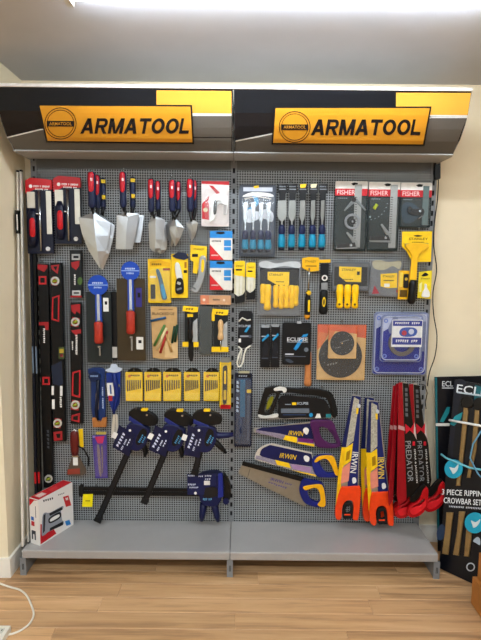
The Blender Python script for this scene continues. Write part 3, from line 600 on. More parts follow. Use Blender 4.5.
for x, y, w in ((42, 261.5, 'the longest hanging spirit level'), (55.5, 260.5, 'the lozenge window spirit level'), (75.3, 247.5, 'the short torpedo level'), (69.5, 299.5, 'the spirit level under the torpedo level')): hook(x, y, .075, w)
# ================================================================ MIDDLE ROWS, LEFT BAY
def pl_trowel(x0, y0, x1, y1, cx, dc, r, hy0, hy1, ty1, blade, label, tags, d, group=None):
    t = Thing('plastering_trowel', label, 'trowel', cx, (y0+y1)/2, d)
    m = M(t); m.plate(rr(x0, y0, x1, y1, 1.2), d-.003, d, blade, (), .0006); bl = m.put('blade')
    m = M(t); m.box(cx-3, dc, cx+3, hy0+3, d, d+.010, mat('2a57b4', .35), .8); m.prism(ci(cx, dc, r, 28), d+.010, d+.0125, mat('2456b8', .35)); h = m.put('hang_card', label='blue round hang card with sleeve')
    m = M(t); m.prism([(cx-r*.95, dc-.6), (cx+r*.95, dc-.6), (cx+r*.95, dc+.2), (cx-r*.95, dc+.2)], d+.0125, d+.013, mat('a9c2e8', .4)); m.text('TROWEL', cx, dc-2, r*1.1, 2.4, d+.0132, mat('c8d8f0', .4)); m.text('FINISH', cx, dc+2.4, r*.8, 1.8, d+.0132, mat('c8d8f0', .4)); m.put('lettering', h)
    m = M(t); m.box(cx-1.4, dc+r-1, cx+1.2, hy0+2, d+.010, d+.016, mat('d5dbe6', .25, .5, .03, 30), .6); m.box(cx-2, hy0-1.6, cx+2, hy0+.4, d+.010, d+.02, CHROME, .4); m.put('steel_shank')
    n = [(hy0, .75), (hy0+1.5, 1), (hy0+(hy1-hy0)*.5, .93), (hy1-2, 1.), (hy1, .7)]
    m = M(t); m.tube([(cx-.4, y, d+.036) for y, q in n], [4.5*q for y, q in n], mat('b2402f', .45), 12, .75); m.put('handle')
    m = M(t); m.box(cx-1.6, hy1+2.4, cx+1.4, hy1+4.4, d, d+.012, CHROME, .4); m.box(cx-.4, hy1+4, cx+1.4, ty1, d, d+.012, CHROME, .4); m.put('front_post')
    for (a, b, c, e, col) in tags:
        m = M(t); m.box(a, b, c, e, d, d+.001, mat(col, .5), .3); q = m.put('sticker', bl)
        m = M(t); m.flat(rc(a+(c-a)*.3, b+(e-b)*.25, a+(c-a)*.75, b+(e-b)*.5), d+.0015, INK); m.put('sticker_print', bl)
pl_trowel(87, 292, 111.5, 362.5, 98.8, 285.6, 10, 322, 343.5, 356, mat('3f4648', .35, .6, .04, 30), 'plastering trowel with dark grey blade and blue hang card, left of the pair', [(103.6, 298, 109, 311.5, 'e8e8e4')], .055)
pl_trowel(117, 279, 145.5, 361, 131, 271.5, 9.3, 311, 334, 351, mat('5a5141', .35, .6, .04, 30), 'plastering trowel with brownish blade and blue hang card, right of the pair', [(136.2, 288, 142, 307, '3f3a86'), (136, 337, 143, 349.5, 'e4e2dc')], .06)
t = Thing('plastering_trowel', 'black edged trowel almost hidden between the two blue carded plastering trowels', 'trowel', 114, 325, .035)
m = M(t); m.plate(rr(109, 292, 117, 360, 1), .030, .034, mat('1b1c1f', .4), (), .0006); b = m.put('blade'); m = M(t); m.box(111.8, 347, 116.6, 358, .034, .0346, PAPER); m.put('sticker', b)
hook(99, 274, .09, 'the grey bladed plastering trowel'); hook(131, 261, .095, 'the brown bladed plastering trowel'); hook(114, 290, .05, 'the hidden black trowel')
# knife packs
t = Thing('carded_folding_knife', 'yellow card with a slanted blue grey knife under clear plastic', 'knife', 159, 281, .06)
m = M(t); m.box(148, 259, 171, 303, .034, .037, YEL, 1); b = m.put('backing_card')
m = M(t); m.prism([(150, 262), (160, 260), (170, 263), (170, 266.5), (150, 266.5)], .037, .0375, YEL_D); m.flat(rc(163, 268, 170, 270.5), .0379, mat('a3342c', .5)); m.text('KNIFE', 157, 264.4, 10, 2, .0379, INK); m.flat(rc(150, 276, 156, 278), .0375, WHITE); m.put('printed_panel', b)
m = M(t); m.plate(cr([(156, 270), (158.5, 269.5), (161.5, 277), (164.6, 290), (166.8, 298), (163.8, 300), (161, 297), (159, 283), (157, 275)], 4), .037, .052, mat('54788f', .35, .4, .04, 30), (), .003); k = m.put('knife_body'); m = M(t); m.plate(cr([(160.4, 286), (163.6, 285), (165.8, 297), (163, 298)], 3), .052, .055, mat('3f9bc4', .4), (), .001); m.put('grip_inlay', k)
m = M(t); m.box(150.6, 284.5, 155, 299, .037, .046, BLACK, .8); m.put('blade_box')
m = M(t); m.shell(rr(149, 268, 170.4, 302, 2), .037, .06, CLEAR); m.put('blister'); hook(159, 257.4, .05, 'the blue grey knife pack')
t = Thing('carded_utility_knife', 'yellow boxed card with a silver and black knife and a navy clip on top', 'knife', 179.5, 275, .062)
m = M(t); m.box(171.3, 254, 187.8, 298, .03, .05, YEL, .8); b = m.put('backing_card'); m = M(t); m.prism([(172, 256), (178, 252.3), (186, 253), (188.8, 258), (184, 260), (176, 258.6)], .05, .056, mat('1d2748', .4)); m.put('top_clip')
m = M(t); m.plate(cr([(175, 264), (178, 262.5), (180.6, 268), (182.6, 278), (181, 281), (177.4, 281), (175.4, 273)], 4), .05, .062, mat('dcdcd8', .35, .3, .03, 30), (), .003); k = m.put('knife_body')
m = M(t); m.plate(cr([(176.6, 279), (182, 278.4), (183.6, 287), (182.4, 293.4), (176, 293.6), (175, 287)], 3), .05, .064, SOFT, (), .003); m.put('handle'); m = M(t); m.box(177, 282, 180.6, 284.6, .064, .066, mat('c9c9c6', .3, .6), .4, 20); m.put('thumb_slider', k); m = M(t); m.box(176.6, 288, 181.6, 290, .064, .066, mat('8f9296', .3, .6), .4, -20); m.put('hook_piece', k)
m = M(t); m.flat(rc(184.4, 262, 186.6, 268), .0504, mat('b07d12', .5)); m.flat(rc(183.6, 270, 187, 273), .0504, INK); m.put('printed_panel', b); hook(179.5, 250.5, .068, 'the boxed silver and black knife')
t = Thing('carded_retractable_knife', 'curved grey retractable knife hanging in front of a small yellow card', 'knife', 198.5, 270, .06)
m = M(t); m.prism([(190.4, 245), (207, 246.5), (206.4, 262), (200, 262), (197, 274), (192.6, 273), (193.6, 262), (190.4, 260)], .04, .0425, YEL); b = m.put('backing_card'); m = M(t); m.text('STANLEY', 199, 249.4, 11, 2, .043, INK); m.flat(rc(192, 254, 198, 257), .043, INK); m.put('printed_panel', b)
m = M(t); m.plate(cr([(200, 257), (204, 255.6), (206, 259), (205.4, 270), (203.5, 280), (199.4, 290), (196.5, 293), (191.5, 291.4), (190.8, 288.4), (194.6, 284), (197.6, 276), (198.6, 266)], 4), .043, .062, mat('a9acac', .35, .6, .04, 30), (), .004); k = m.put('knife_body')
m = M(t); m.plate(cr([(201.6, 260.6), (204, 260.4), (203.8, 270), (201.4, 272)], 3), .062, .0645, YEL, (), .001); m.put('thumb_slider', k); m = M(t); m.box(191.6, 287.4, 196, 289, .062, .0632, mat('6d7072', .4), .3, 30); m.put('nose_seam', k); hook(199, 243, .06, 'the curved grey knife')
# pencils on kraft card, pad saw, bradawl
t = Thing('carded_carpenter_pencils', 'brown kraft card of carpenter pencils marked in black capitals', 'pencil pack', 164.5, 333, .052)
m = M(t); m.prism([(151, 306.5), (177, 307), (177.8, 358), (165, 359.5), (152.6, 358)], .042, .045, KRAFT); b = m.put('backing_card')
m = M(t); m.text('BLACKEDGE', 163.5, 313.8, 22, 2.6, .0455, INK); m.text('CARPENTER PENCIL', 166, 309.6, 14, 1.2, .0455, mat('5a3b22', .5)); m.flat(rot(rc(164.8, 341, 177.6, 357.6), 171, 349, 2), .0455, mat('d9bd90', .6)); m.put('printed_panel', b)
for x0, y0, x1, y1, c, nm in ((150.6, 321.2, 166, 317.6, '2c5d86', 0), (154, 346, 164.8, 325, '5f8a4a', 0), (156.6, 350, 166.6, 328, 'd8c9a0', 0), (160, 353, 167.4, 331, 'b5423a', 0), (171.6, 352, 166.2, 334, 'c8a26a', 0), (175, 342, 177.4, 324.6, '1d4a34', 0), (172, 343, 174.6, 326, '1d4a34', 0)):
    m = M(t); m.tube([(x0, y0, .0495), (x1, y1, .0495)], 1.25, mat(c, .45), 6, .7); q = m.put('pencil')
hook(164, 304.5, .06, 'the carpenter pencil card')
def yellow_card_tool(x0, x1, y0, y1, d, label, name, cat):
    t = Thing(name, label, cat, (x0+x1)/2, (y0+y1)/2, d)
    m = M(t); m.box(x0+2, y0+4, x1-.6, y1-1, d-.008, d-.004, mat('20282a', .45), .5); b = m.put('backing_card')
    m = M(t); m.prism([(x0+1, y0), (x1, y0+1), (x1-1, y0+6), (x1-6, y0+6.4), (x0, y0+5)], d-.004, d+.001, YEL); m.put('header_card', b); m = M(t); m.box(x0, y1-5, x1, y1, d-.004, d, YEL, .4); m.put('foot_card', b)
    m = M(t); m.prism([(x1-5.5, y0+16), (x1-1.2, y0+12), (x1-1, y1-5), (x1-7, y1-5)], d-.004, d-.003, mat('b9bcbc', .4, .3, .05, 30)); m.put('grey_panel', b); return t, b
t, b = yellow_card_tool(182.4, 198.6, 306, 347, .055, 'pad saw on a black card with yellow ends, black blade tip poking out below', 'carded_pad_saw', 'saw')
m = M(t); m.text('SAW', 190, 309.2, 8, 2, .0564, INK); m.flat(rc(187.4, 314, 193, 317), .0514, YEL); m.put('lettering', b)
m = M(t); m.tube([(190.2, y, .058) for y in (317, 320, 328, 337, 343)], [1.6, 2.6, 2.2, 2.8, 1.8], SOFT, 10); m.put('handle'); m = M(t); m.box(188, 330, 192.6, 336, .052, .066, mat('6a4f3a', .5), 1); m.put('ferrule')
m = M(t); m.plate([(188.4, 342), (193.4, 342), (193.8, 356), (192.4, 361.8), (189.8, 362), (188.2, 356)], .053, .057, BLACK, (), .001); m.put('blade'); hook(190.5, 303.8, .07, 'the pad saw card')
t = Thing('dark_pack', 'plain dark green flat pack standing between the pad saw and the wooden handled awl', 'packet', 206, 331, .042)
m = M(t); m.box(199.4, 306.4, 212, 354.6, .03, .04, mat('18302f', .4), .6); b = m.put('packet'); m = M(t); m.shell(rr(199.4, 306.4, 212, 354.6, .6), .0402, .043, CLEAR, .02); m.put('sleeve'); hook(205.5, 305, .05, 'the dark green flat pack')
t, b = yellow_card_tool(211.6, 228.6, 309, 352, .058, 'bradawl with turned wooden handle on a black card with yellow ends', 'carded_bradawl', 'awl')
m = M(t); m.text('AWL', 220, 313, 8, 2.2, .0594, INK); m.prism([(211.6, 313), (214.6, 313), (214.6, 321), (211.6, 321)], .054, .0545, YEL); m.put('lettering', b)
m = M(t); m.tube([(220.6, y, .062) for y in (319.6, 321.5, 325, 331, 334, 337, 339.4, 340.2)], [.9, 2.3, 2.9, 2.2, 2.5, 3.1, 2.6, .8], mat('dcb98a', .4, 0, .1, 80), 12); m.put('handle'); m = M(t); m.tube([(220.6, 340, .062), (220.7, 345, .062), (220.8, 350.5, .061)], [.9, .7, .2], CHROME, 8); m.put('spike'); hook(219.5, 307, .075, 'the wooden handled bradawl')
# ================================================================ DRILL BIT SETS AND SNAP KNIFE
for i, (x0, x1, w) in enumerate(((125.6, 142.4, 'leftmost of the five'), (144.5, 161, 'second of five from the left'), (163.2, 181, 'middle one of five'), (184, 199.8, 'fourth of five from the left'), (203.6, 219, 'rightmost of the five'))):
    y0, y1, d = 372.2, 401, .05; xc = (x0+x1)/2
    t = Thing('drill_bit_set', 'yellow drill bit case with a black hang tab, %s' % w, 'drill bits', xc, 386, d, 'yellow drill bit cases')
    m = M(t); m.box(x0, y0, x1, y1, .032, .044, YEL, .8); b = m.put('case')
    m = M(t); m.plate(cr([(x0+2.2, y0+.6), (x0+4, y0-2.6), (xc-1, y0-4.2), (x1-3, y0-3.4), (x1-1, y0+.6)], 3), .034, .042, BLACK, [ci(xc, y0-2, .9, 8)], .001); m.put('hang_tab')
    m = M(t); m.text('DRILL', xc+1.6, y0+3.4, (x1-x0)*.55, 2.2, .0445, INK); m.flat(ci(x0+4, y0+4, 1.6, 8), .0445, mat('d9822a', .5)); m.put('lettering', b)
    for k in range(7):
        bx = x0+2+(x1-x0-4)*k/6; m = M(t); m.tube([(bx, y0+8, .0455), (bx, y0+19-k*.5, .0455)], .62, mat('6a5a34' if i in (0, 2, 4) else '3c3423', .35, .6), 6); m.put('drill_bit')
    m = M(t); m.box(x0+.8, y1-8, x1-.8, y1-1, .044, .046, mat('f7d64a', .35), .4); m.put('lower_tray', b)
    m = M(t); m.shell(rr(x0+.4, y0+.6, x1-.4, y1-.6, .8), .0442, .049, CLEAR, .03); m.put('lid')
    hook(xc, y0-3, .06, ('the first', 'the second', 'the middle', 'the fourth', 'the last')[i]+' yellow drill bit case')
t = Thing('carded_snap_knife', 'tall yellow card with a black snap-off knife and a red foot', 'knife', 225, 385, .056)
m = M(t); m.box(219.6, 362, 231, 407.5, .036, .04, YEL, .6); b = m.put('backing_card'); m = M(t); m.box(221, 357.8, 229.6, 362.6, .036, .046, mat('8d8d86', .4), .6); m.put('hang_tab'); m = M(t); m.box(220.4, 404.8, 230.8, 409, .036, .0405, RED, .4); m.put('foot_card', b)
m = M(t); m.plate(cr([(223.2, 367), (226, 366), (227.2, 370), (227, 400), (225.4, 404), (222.8, 402), (222.6, 372)], 3), .04, .052, BLACK, (), .002); k = m.put('knife_body'); m = M(t); m.box(224, 371, 226, 384, .052, .054, YEL, .6); m.put('thumb_slider', k); m = M(t); m.box(223.6, 390, 226.4, 400, .052, .0535, mat('d6b31e', .4), .8); m.put('grip_inlay', k)
m = M(t); m.shell(rr(220.6, 364, 230.4, 406, 1.5), .04, .058, CLEAR); m.put('blister'); hook(225, 357.4, .06, 'the snap-off knife card')
# ================================================================ BLUE CARDED TOOLS, SCRAPER, PURPLE PACK
t = Thing('carded_joint_knife', 'blue carded tool with a tan wooden block at its foot, left of two', 'joint tool', 97, 398, .06)
m = M(t); m.plate(cr([(88.4, 372), (91, 368.4), (103, 368), (105.6, 372), (105, 380), (104.6, 418), (92, 418), (91.2, 382)], 3), .036, .042, mat('1e3f74', .35), (), .001); b = m.put('backing_card')
m = M(t); m.prism(ci(95, 377, 6.2, 22, 5), .042, .048, mat('163058', .35)); m.put('round_badge', b); m = M(t); m.text('TOOL', 95, 376.4, 8, 2, .0486, mat('9fb7dc', .4)); m.text('JOINT FINISH', 102.6, 398, 22, 1.6, .0426, mat('c0d0ea', .4), 90); m.put('lettering', b)
m = M(t); m.plate([(96, 393), (99.4, 393.4), (98.4, 409.4), (94.6, 410)], .046, .05, CHROME, (), .0006); m.put('blade'); m = M(t); m.tube([(98.4, 380, .05), (98, 394, .05), (96, 410, .05), (96.6, 420, .05)], [2., 1.6, 1.8, 1.6], mat('0f1c36', .35), 8); m.put('handle')
m = M(t); m.plate([(91.4, 418.6), (95.6, 418), (97, 421.8), (100.4, 422), (101.6, 418.4), (105.6, 418.2), (105.2, 427.4), (92, 427.6)], .036, .06, mat('b47b45', .55, 0, .12, 60), (), .002); m.put('wooden_block'); hook(96.5, 366, .065, 'the blue tool with the wooden block')
t = Thing('carded_joint_knife', 'blue carded tool with white top and two bare steel blades hanging below', 'joint tool', 114, 400, .066)
m = M(t); m.plate([(106.4, 373.4), (121, 371.6), (120.4, 392), (119.6, 402), (115, 411.6), (112, 411), (107.6, 398)], .044, .05, mat('1c3f8e', .35), (), .001); b = m.put('backing_card'); m = M(t); m.plate(cr([(105.6, 371), (110.6, 368), (112, 364.6), (116.8, 364.6), (118.4, 367.4), (122.6, 368.6), (120.4, 371.6), (114, 373)], 3), .05, .054, mat('c9d3e2', .35), (), .001); m.put('header_card', b)
m = M(t); m.prism(rot(rc(107.4, 383, 114, 396), 110.6, 389, -3), .05, .051, WHITE); m.prism(rc(108.6, 395.6, 112.4, 401), .05, .0514, mat('b8343a', .4)); m.flat(rot(rc(110, 385, 111.6, 394), 110.6, 389, -3), .0516, mat('46669a', .4)); m.prism(ci(118.4, 385.6, 1.5, 10), .05, .051, mat('c9c46a', .4)); m.put('sticker', b)
m = M(t); m.tube([(114.4, 374, .056), (116, 384, .058), (117.6, 396, .058), (114.2, 408, .056), (113.6, 414, .054)], [2.2, 2.8, 2.6, 1.8, 1.2], mat('17327a', .35), 10); m.put('handle')
for pts in ([(112.6, 414), (115, 414), (113.6, 438), (110, 438.4)], [(115.4, 414), (117.4, 415), (117.6, 436), (114.4, 437)]):
    m = M(t); m.plate(pts, .05, .053, mat('dadad4', .3, .5, .03, 40), (), .0006); m.put('blade')
hook(114.4, 362.6, .07, 'the blue tool with two bare blades')
t = Thing('jointing_knife', 'wide fan shaped scraper with dark red handle and a yellow tag behind', 'scraper', 76, 455, .06)
m = M(t); m.plate([(79, 429.6), (83.4, 429), (83.8, 447), (80, 447.6)], .036, .04, YEL, (), .0006); m.put('hang_tag'); m = M(t); m.plate([(72.6, 456), (79, 456), (86, 470), (85.4, 473.6), (79.6, 476), (68, 476), (65.6, 473)], .046, .049, mat('726a62', .4, .6, .08, 30), (), .0006); b = m.put('blade'); m = M(t); m.prism([(67.4, 469.4), (79.4, 468.4), (79.6, 474), (66.8, 474.6)], .049, .0495, mat('9a4a3a', .45)); m.put('printed_panel', b)
m = M(t); m.tube([(75, y, .056) for y in (431, 433, 440, 450, 455)], [2.2, 3.8, 4.4, 4., 3.0], mat('6f2420', .4, 0, .1, 60), 12, .8); h = m.put('handle'); m = M(t); m.box(71.6, 455.4, 78.4, 457, .047, .062, CHROME, .4); m.put('ferrule'); m = M(t); m.box(72.8, 457.4, 77.6, 465.4, .049, .0496, WHITE, .3); m.put('sticker', b)
m = M(t); m.tube([(78, 446, .07), (84, 449, .066), (88.6, 458, .06), (88, 466, .054)], .8, BLACK, 8); m.put('cord_loop'); m = M(t); m.tube([(73.4, 431.6, .06), (75, 429.6, .055), (76.8, 431.4, .06)], .5, WHITE, 6); m.put('hanging_ring', h); hook(75, 427, .065, 'the fan shaped scraper')
t = Thing('carded_pliers', 'narrow purple card with slim silver tool under clear plastic', 'pliers', 99.5, 456, .058)
m = M(t); m.prism([(92.4, 435.6), (107, 434.4), (107.4, 478), (95, 478.6)], .036, .039, mat('57489a', .4)); b = m.put('backing_card'); m = M(t); m.box(96.6, 432.2, 106.6, 434.6, .036, .042, mat('c9b765', .5), .4); m.put('hang_tab'); m = M(t); m.prism([(95, 437), (105, 436), (103, 443.4), (98, 443.6)], .039, .0395, mat('c43c6a', .45)); m.flat(rc(93, 436, 96, 438), .0395, mat('9a8ecc', .45)); m.put('printed_panel', b)
for pts in ([(97, 446), (99.4, 446), (100.6, 461), (101.2, 475), (99, 475.6), (97.6, 462)], [(101.2, 447), (102.8, 447), (103, 462), (102.4, 473), (101.6, 473), (101.4, 460)]):
    m = M(t); m.plate(cr(pts, 3), .039, .046, CHROME, (), .0015); m.put('steel_arm')
m = M(t); m.shell(rr(94.4, 444, 106.6, 478, 2), .039, .055, clear_plastic('8a7fd0', .16, .1)); m.put('blister'); hook(101, 431.2, .055, 'the purple pliers card')
# ================================================================ QUICK CLAMPS
CL_B = mat('161f52', .4); CL_D = mat('0b0c10', .45)
def quick_clamp(hx, hy, ang, L, d, label, paint, trig=True, labelscale=1., yellow_top=True):
    """hx,hy: middle of the jaw body; the bar runs from the head along ang degrees from straight down (clockwise positive)."""
    t = Thing('bar_clamp', label, 'clamp', hx, hy, d, 'quick release bar clamps', exact=True)
    R = lambda pts: rot([(hx+x, hy+y) for x, y in pts], hx, hy, ang)
    m = M(t); m.plate(R([(-3.1, -14), (3.1, -14), (3.1, L), (-3.1, L)]), d, d+.010, CL_D, (), .001); b = m.put('steel_bar')
    m = M(t); m.plate(R([(-1.4, 12), (1.4, 12), (1.4, L-2), (-1.4, L-2)]), d+.010, d+.0112, mat('22252b', .4), (), .0004); m.put('bar_groove', b)
    m = M(t); m.plate(R([(-3.8, L-4), (3.8, L-4), (3.8, L+1), (-3.8, L+1)]), d-.003, d+.013, SOFT, (), .002); m.put('end_stop')
    m = M(t); m.plate(R(cr([(-15, -12), (-13.4, -18.6), (-7, -22.4), (7, -22.6), (14, -19.4), (14.4, -14), (10, -11), (5, -9.6), (-5, -8.4)], 3)), d-.008, d+.020, CL_D, (), .004); j = m.put('fixed_jaw')
    m = M(t); m.plate(R([(-13.6, -11.6), (3, -8.8), (2, -5), (-13, -7.4)]), d-.004, d+.022, mat('26357e', .4), (), .003); m.put('jaw_pad')
    if yellow_top:
        p = R([(-2.4, -23.4)])[0]; m = M(t); m.prism(rr(p[0]-3.4, p[1]-.8, p[0]+3.4, p[1]+1.4, 1), d+.002, d+.022, YEL); m.put('yellow_tab'); 
        p = R([(2, -19.4)])[0]; m = M(t); m.prism(ci(p[0], p[1], 1, 10), d+.020, d+.022, CHROME); m.put('rivet')
    m = M(t); m.plate(R(cr([(-10, -5), (6, -8), (12, -4), (13, 8), (9, 17), (0, 19), (-8, 16), (-11, 6)], 4)), d-.012, d+.026, CL_B, (), .005); bd = m.put('clamp_body')
    m = M(t); m.plate(R(cr([(3, -5), (9, -4), (10, 6), (6, 12), (2, 8)], 3)), d+.026, d+.029, CL_D, (), .001); m.put('grip_panel', bd); q = R([(7, 4)])[0]
    m = M(t); m.text('QUICK', q[0]-.6, q[1], 9, 2.2, d+.0294, mat('5fa6d0', .4), -62, 1); m.text('GRIP', q[0]+2.2, q[1]+1, 7, 2, d+.0294, mat('5fa6d0', .4), -62, 1); m.put('body_lettering', bd)
    if trig:
        m = M(t); m.tube([R([(x, y)])[0]+(d+.006,) for x, y in trig[0]], [3.2, 3.4, 3., 2.], CL_B, 10, 1.1); m.put('handle'); m = M(t); m.tube([R([(x, y)])[0]+(d+.004,) for x, y in trig[1]], [2.6, 3., 2.6, 1.6], CL_D, 10, 1.1); m.put('trigger')
    pts, ta, cx, cy = paint
    m = M(t); m.plate(pts, d+.027, d+.0285, mat('151d48', .4), (), .0005); lb = m.put('hang_card', label='navy card with white print')
    P = lambda x, y: rot([(cx+x, cy+y)], cx, cy, ta)[0]
    m = M(t); w = mat('d9def0', .45)
    for (x, y, s, ww, hh) in ((1, -1.6, 'CLAMP', 16, 3.2), (-2, 3.4, 'ONE HAND', 12, 2.), (2.4, 6.6, 'BAR', 8, 1.6)):
        p = P(x, y); m.text(s, p[0], p[1], ww, hh, d+.0289, w, ta, 1)
    m.put('lettering', lb); p = P(1.5, -9.2) ; m = M(t); m.prism(rot(rr(p[0]-3, p[1]-2.4, p[0]+3, p[1]+2.4, .4), p[0], p[1], ta), d+.0285, d+.0292, WHITE); m.put('price_sticker', lb); p = P(13, 2.); m = M(t); m.prism(ci(p[0], p[1], 1.3, 10), d+.0285, d+.0292, WHITE); m.put('round_sticker', lb)
    return t
quick_clamp(137, 432, 24, 98, .062, 'bar clamp hanging aslant with the longest bar, leftmost of the upper three', ([(119, 425), (135, 434), (129, 456.6), (112.4, 447)], -62, 122, 441), [((10, -2), (13, -1), (16, 1), (18, 3)), ((10, 8), (13, 11), (16, 15), (17, 19))])
quick_clamp(173, 433, 22.5, 76, .104, 'bar clamp hanging aslant in the middle of the upper three', ([(155, 425), (171, 433), (165.6, 457), (148.6, 450)], -62, 158, 442), [((10, -2), (13, -1), (16, 1), (18, 3)), ((10, 8), (13, 11), (16, 15), (17, 19))])
quick_clamp(204, 433.6, 13, 42, .148, 'bar clamp on the right of the upper three, its trigger handle sticking out', ([(188, 425), (203.6, 431), (199.6, 458), (183.6, 455)], -70, 192.6, 442), [((10, -2), (15, -1.4), (22, -3.4), (29, -6)), ((10, 4), (15, 6.6), (20, 10), (26, 14))])
for x, w in ((136, 'the leftmost slanting clamp'), (171, 'the middle slanting clamp'), (203, 'the right slanting clamp')): hook(x, 409.2, .13, w)
t = Thing('bar_clamp', 'bar clamp hung sideways, its long black bar lying level above the shelf', 'clamp', 150, 491, .045, exact=True); d = .045
for y in (487.4, 491.6):
    m = M(t); m.plate([(78.5, y-.2), (222, y+1.8), (222, y+5.2), (78.5, y+3)], d if y < 490 else d+.002, d+.010 if y < 490 else d+.012, CL_D, (), .001); m.put('steel_bar')
m = M(t); m.box(79, 485.6, 83, 496.6, d-.004, d+.014, SOFT, 1); m.put('end_stop')
m = M(t); m.plate([(83, 494.4), (93, 494), (92.4, 507), (82, 506.8)], d+.0125, d+.0135, mat('f2e21a', .4), (), .0005); q = m.put('yellow_tag'); m = M(t); m.flat(rc(85.4, 500.4, 90, 501.4), d+.0139, mat('8a7d16', .5)); m.put('tag_print', q)
m = M(t); m.plate(cr([(199, 478), (214, 474.5), (221, 477), (224, 488), (220, 503), (214, 507), (203, 505), (198.4, 494)], 4), d-.02, d+.045, CL_B, (), .006); bd = m.put('clamp_body')
m = M(t); m.plate(cr([(203, 489), (216, 487.6), (217, 496), (205, 498)], 3), d+.045, d+.049, mat('2a2526', .5), (), .001); m.put('grip_panel', bd); m = M(t); m.plate([(218, 474.4), (222.6, 473.6), (223.4, 497), (218, 498)], d+.03, d+.05, mat('2b3a94', .35), (), .003); m.put('jaw_pad')
m = M(t); m.plate(cr([(223, 477), (227, 479), (230.4, 487), (230.6, 497), (227, 503), (223, 500)], 4), d-.01, d+.03, CL_D, (), .004); m.put('fixed_jaw'); m = M(t); m.prism(ci(226, 501.5, 3.2, 16), d-.005, d+.034, CL_B); m.put('round_foot')
for pth in ([(203.6, 503, d+.012), (203, 509, d+.014), (202, 516, d+.014), (201.6, 520.5, d+.012)], [(213.6, 503, d+.016), (215.4, 509, d+.018), (217, 516, d+.018), (218, 521, d+.016)]):
    m = M(t); m.tube(pth, [3.4, 3.6, 3.2, 1.8], CL_B, 12, 1.2); m.put('handle')
m = M(t); m.plate([(187, 474), (216, 473.6), (216, 485), (205, 488), (204, 495), (187.4, 494.6)], d+.051, d+.0525, mat('1b275c', .4), (), .0005); lb = m.put('hang_card'); w = mat('cfd6ea', .45); m = M(t)
for x, y, s, ww, hh in ((191.5, 475.8, 'CLAMP', 7, 1.8), (201, 476.4, 'ONE', 5, 1.6), (208.4, 476, 'HAND', 7, 1.8), (208, 479.2, 'BAR', 6, 1.8), (192, 484.6, 'QUICK', 8, 2.2), (194, 487.6, 'RELEASE', 9, 1.8)): m.text(s, x, y, ww, hh, d+.053, w)
m.put('lettering', lb); m = M(t); m.box(204, 480.8, 210, 485, d+.0525, d+.0532, WHITE, .3); m.put('price_sticker', lb); m = M(t); m.text('GRIP 600', 207.5, 499.4, 9, 2.6, d+.0455, mat('7fb6d8', .4)); m.put('body_lettering', bd); m = M(t); m.prism(ci(195.4, 493.2, 1.4, 10), d+.0525, d+.0532, WHITE); m.put('round_sticker', lb)
hook(224, 471.6, .06, 'the head of the sideways clamp'); hook(96, 485.4, .055, 'the tail of the sideways clamp')
# ================================================================ STAPLER BOX ON THE SHELF
A = floor_pt(29.4, 543.6, .1305); B = floor_pt(40, 546, .1305); C_ = floor_pt(73.6, 524.5, .1305)
e1 = (C_-B); e1.normalize(); e0 = Vector((-e1.y, e1.x, 0)); wdp = (A-B).dot(e0); ln = (C_-B).length; ht = .234
t = Thing('staple_gun_box', 'white and red cardboard box picturing a staple gun, standing on the left shelf', 'box', loc=(B+C_)/2)
def corner(a, b, z): return B+e1*a+e0*b+Vector((0, 0, z))
m = M(t); m.add([corner(a, b, z) for z in (0, ht) for a, b in ((0, 0), (ln, 0), (ln, wdp), (0, wdp))], [(0, 3, 2, 1), (4, 5, 6, 7), (0, 1, 5, 4), (1, 2, 6, 5), (2, 3, 7, 6), (3, 0, 4, 7)], mat('ebe7e4', .4, 0, .02, 10)); m.put('carton')
nf = Vector((e1.y, -e1.x, 0)); t.p0, t.n = B.copy(), nf; t.exact = True; t.u = e1; t.v = Vector((0, 0, 1)); RB = mat('c8202e', .4)
m = M(t); m.flat([(40.4, 524), (42.4, 524.6), (43, 533), (53.6, 529), (56.4, 533.6), (40.4, 544.6)], .0006, RB); m.text('NOVUS', 48.6, 499.5, 11, 2.4, .0006, INK, -16); m.text('J-25', 61.5, 494, 7, 1.4, .0006, mat('888888', .5), -18); m.prism(rot(rc(64.4, 496, 70, 506.4), 67, 501, -16), 0, .0007, mat('cf3b40', .45)); m.flat(rot(rc(65.6, 520.4, 70.4, 525.2), 68, 523, -20), .0006, mat('3b8fcf', .45)); m.text('25', 67.2, 499, 3, 3, .0011, WHITE, -16); m.put('printed_panel')
m = M(t); m.flat(cr([(41.6, 534.6), (42.4, 517), (45, 512.6), (50, 512.6), (62.4, 506), (62.8, 509), (61, 511), (62.2, 520), (63.4, 521), (62.8, 525), (49, 531.6), (46, 534), (43.8, 535.4)], 3), .0012, mat('9fa3ac', .45)); m.flat(cr([(48.4, 519.4), (52.4, 515.4), (59.6, 512), (61.4, 515), (59, 519), (50, 523.4)], 3), .0016, mat('1b1d24', .45)); m.flat(cr([(50, 519.8), (53, 517), (58.8, 514.4), (59.6, 516), (57.6, 518), (51, 521.6)], 3), .002, WHITE); m.flat([(43.4, 515.4), (45.6, 513.4), (44.8, 531), (43, 533.6)], .0016, mat('2a2d36', .45)); m.flat([(50, 528), (63, 521.4), (63, 525), (49.6, 531)], .0016, mat('1b1d24', .45)); m.flat([(49, 513.6), (62, 507), (62.6, 509.6), (50, 516)], .0016, mat('1b1d24', .45)); m.put('printed_picture')
t.p0, t.n, t.u, t.cache = corner(0, 0, ht), Vector((0, 0, 1)), Vector((1, 0, 0)), {}; t.v = Vector((0, 1, 0))
g = lambda a, b, o=.0006: corner(a*ln, b*wdp, ht+o)
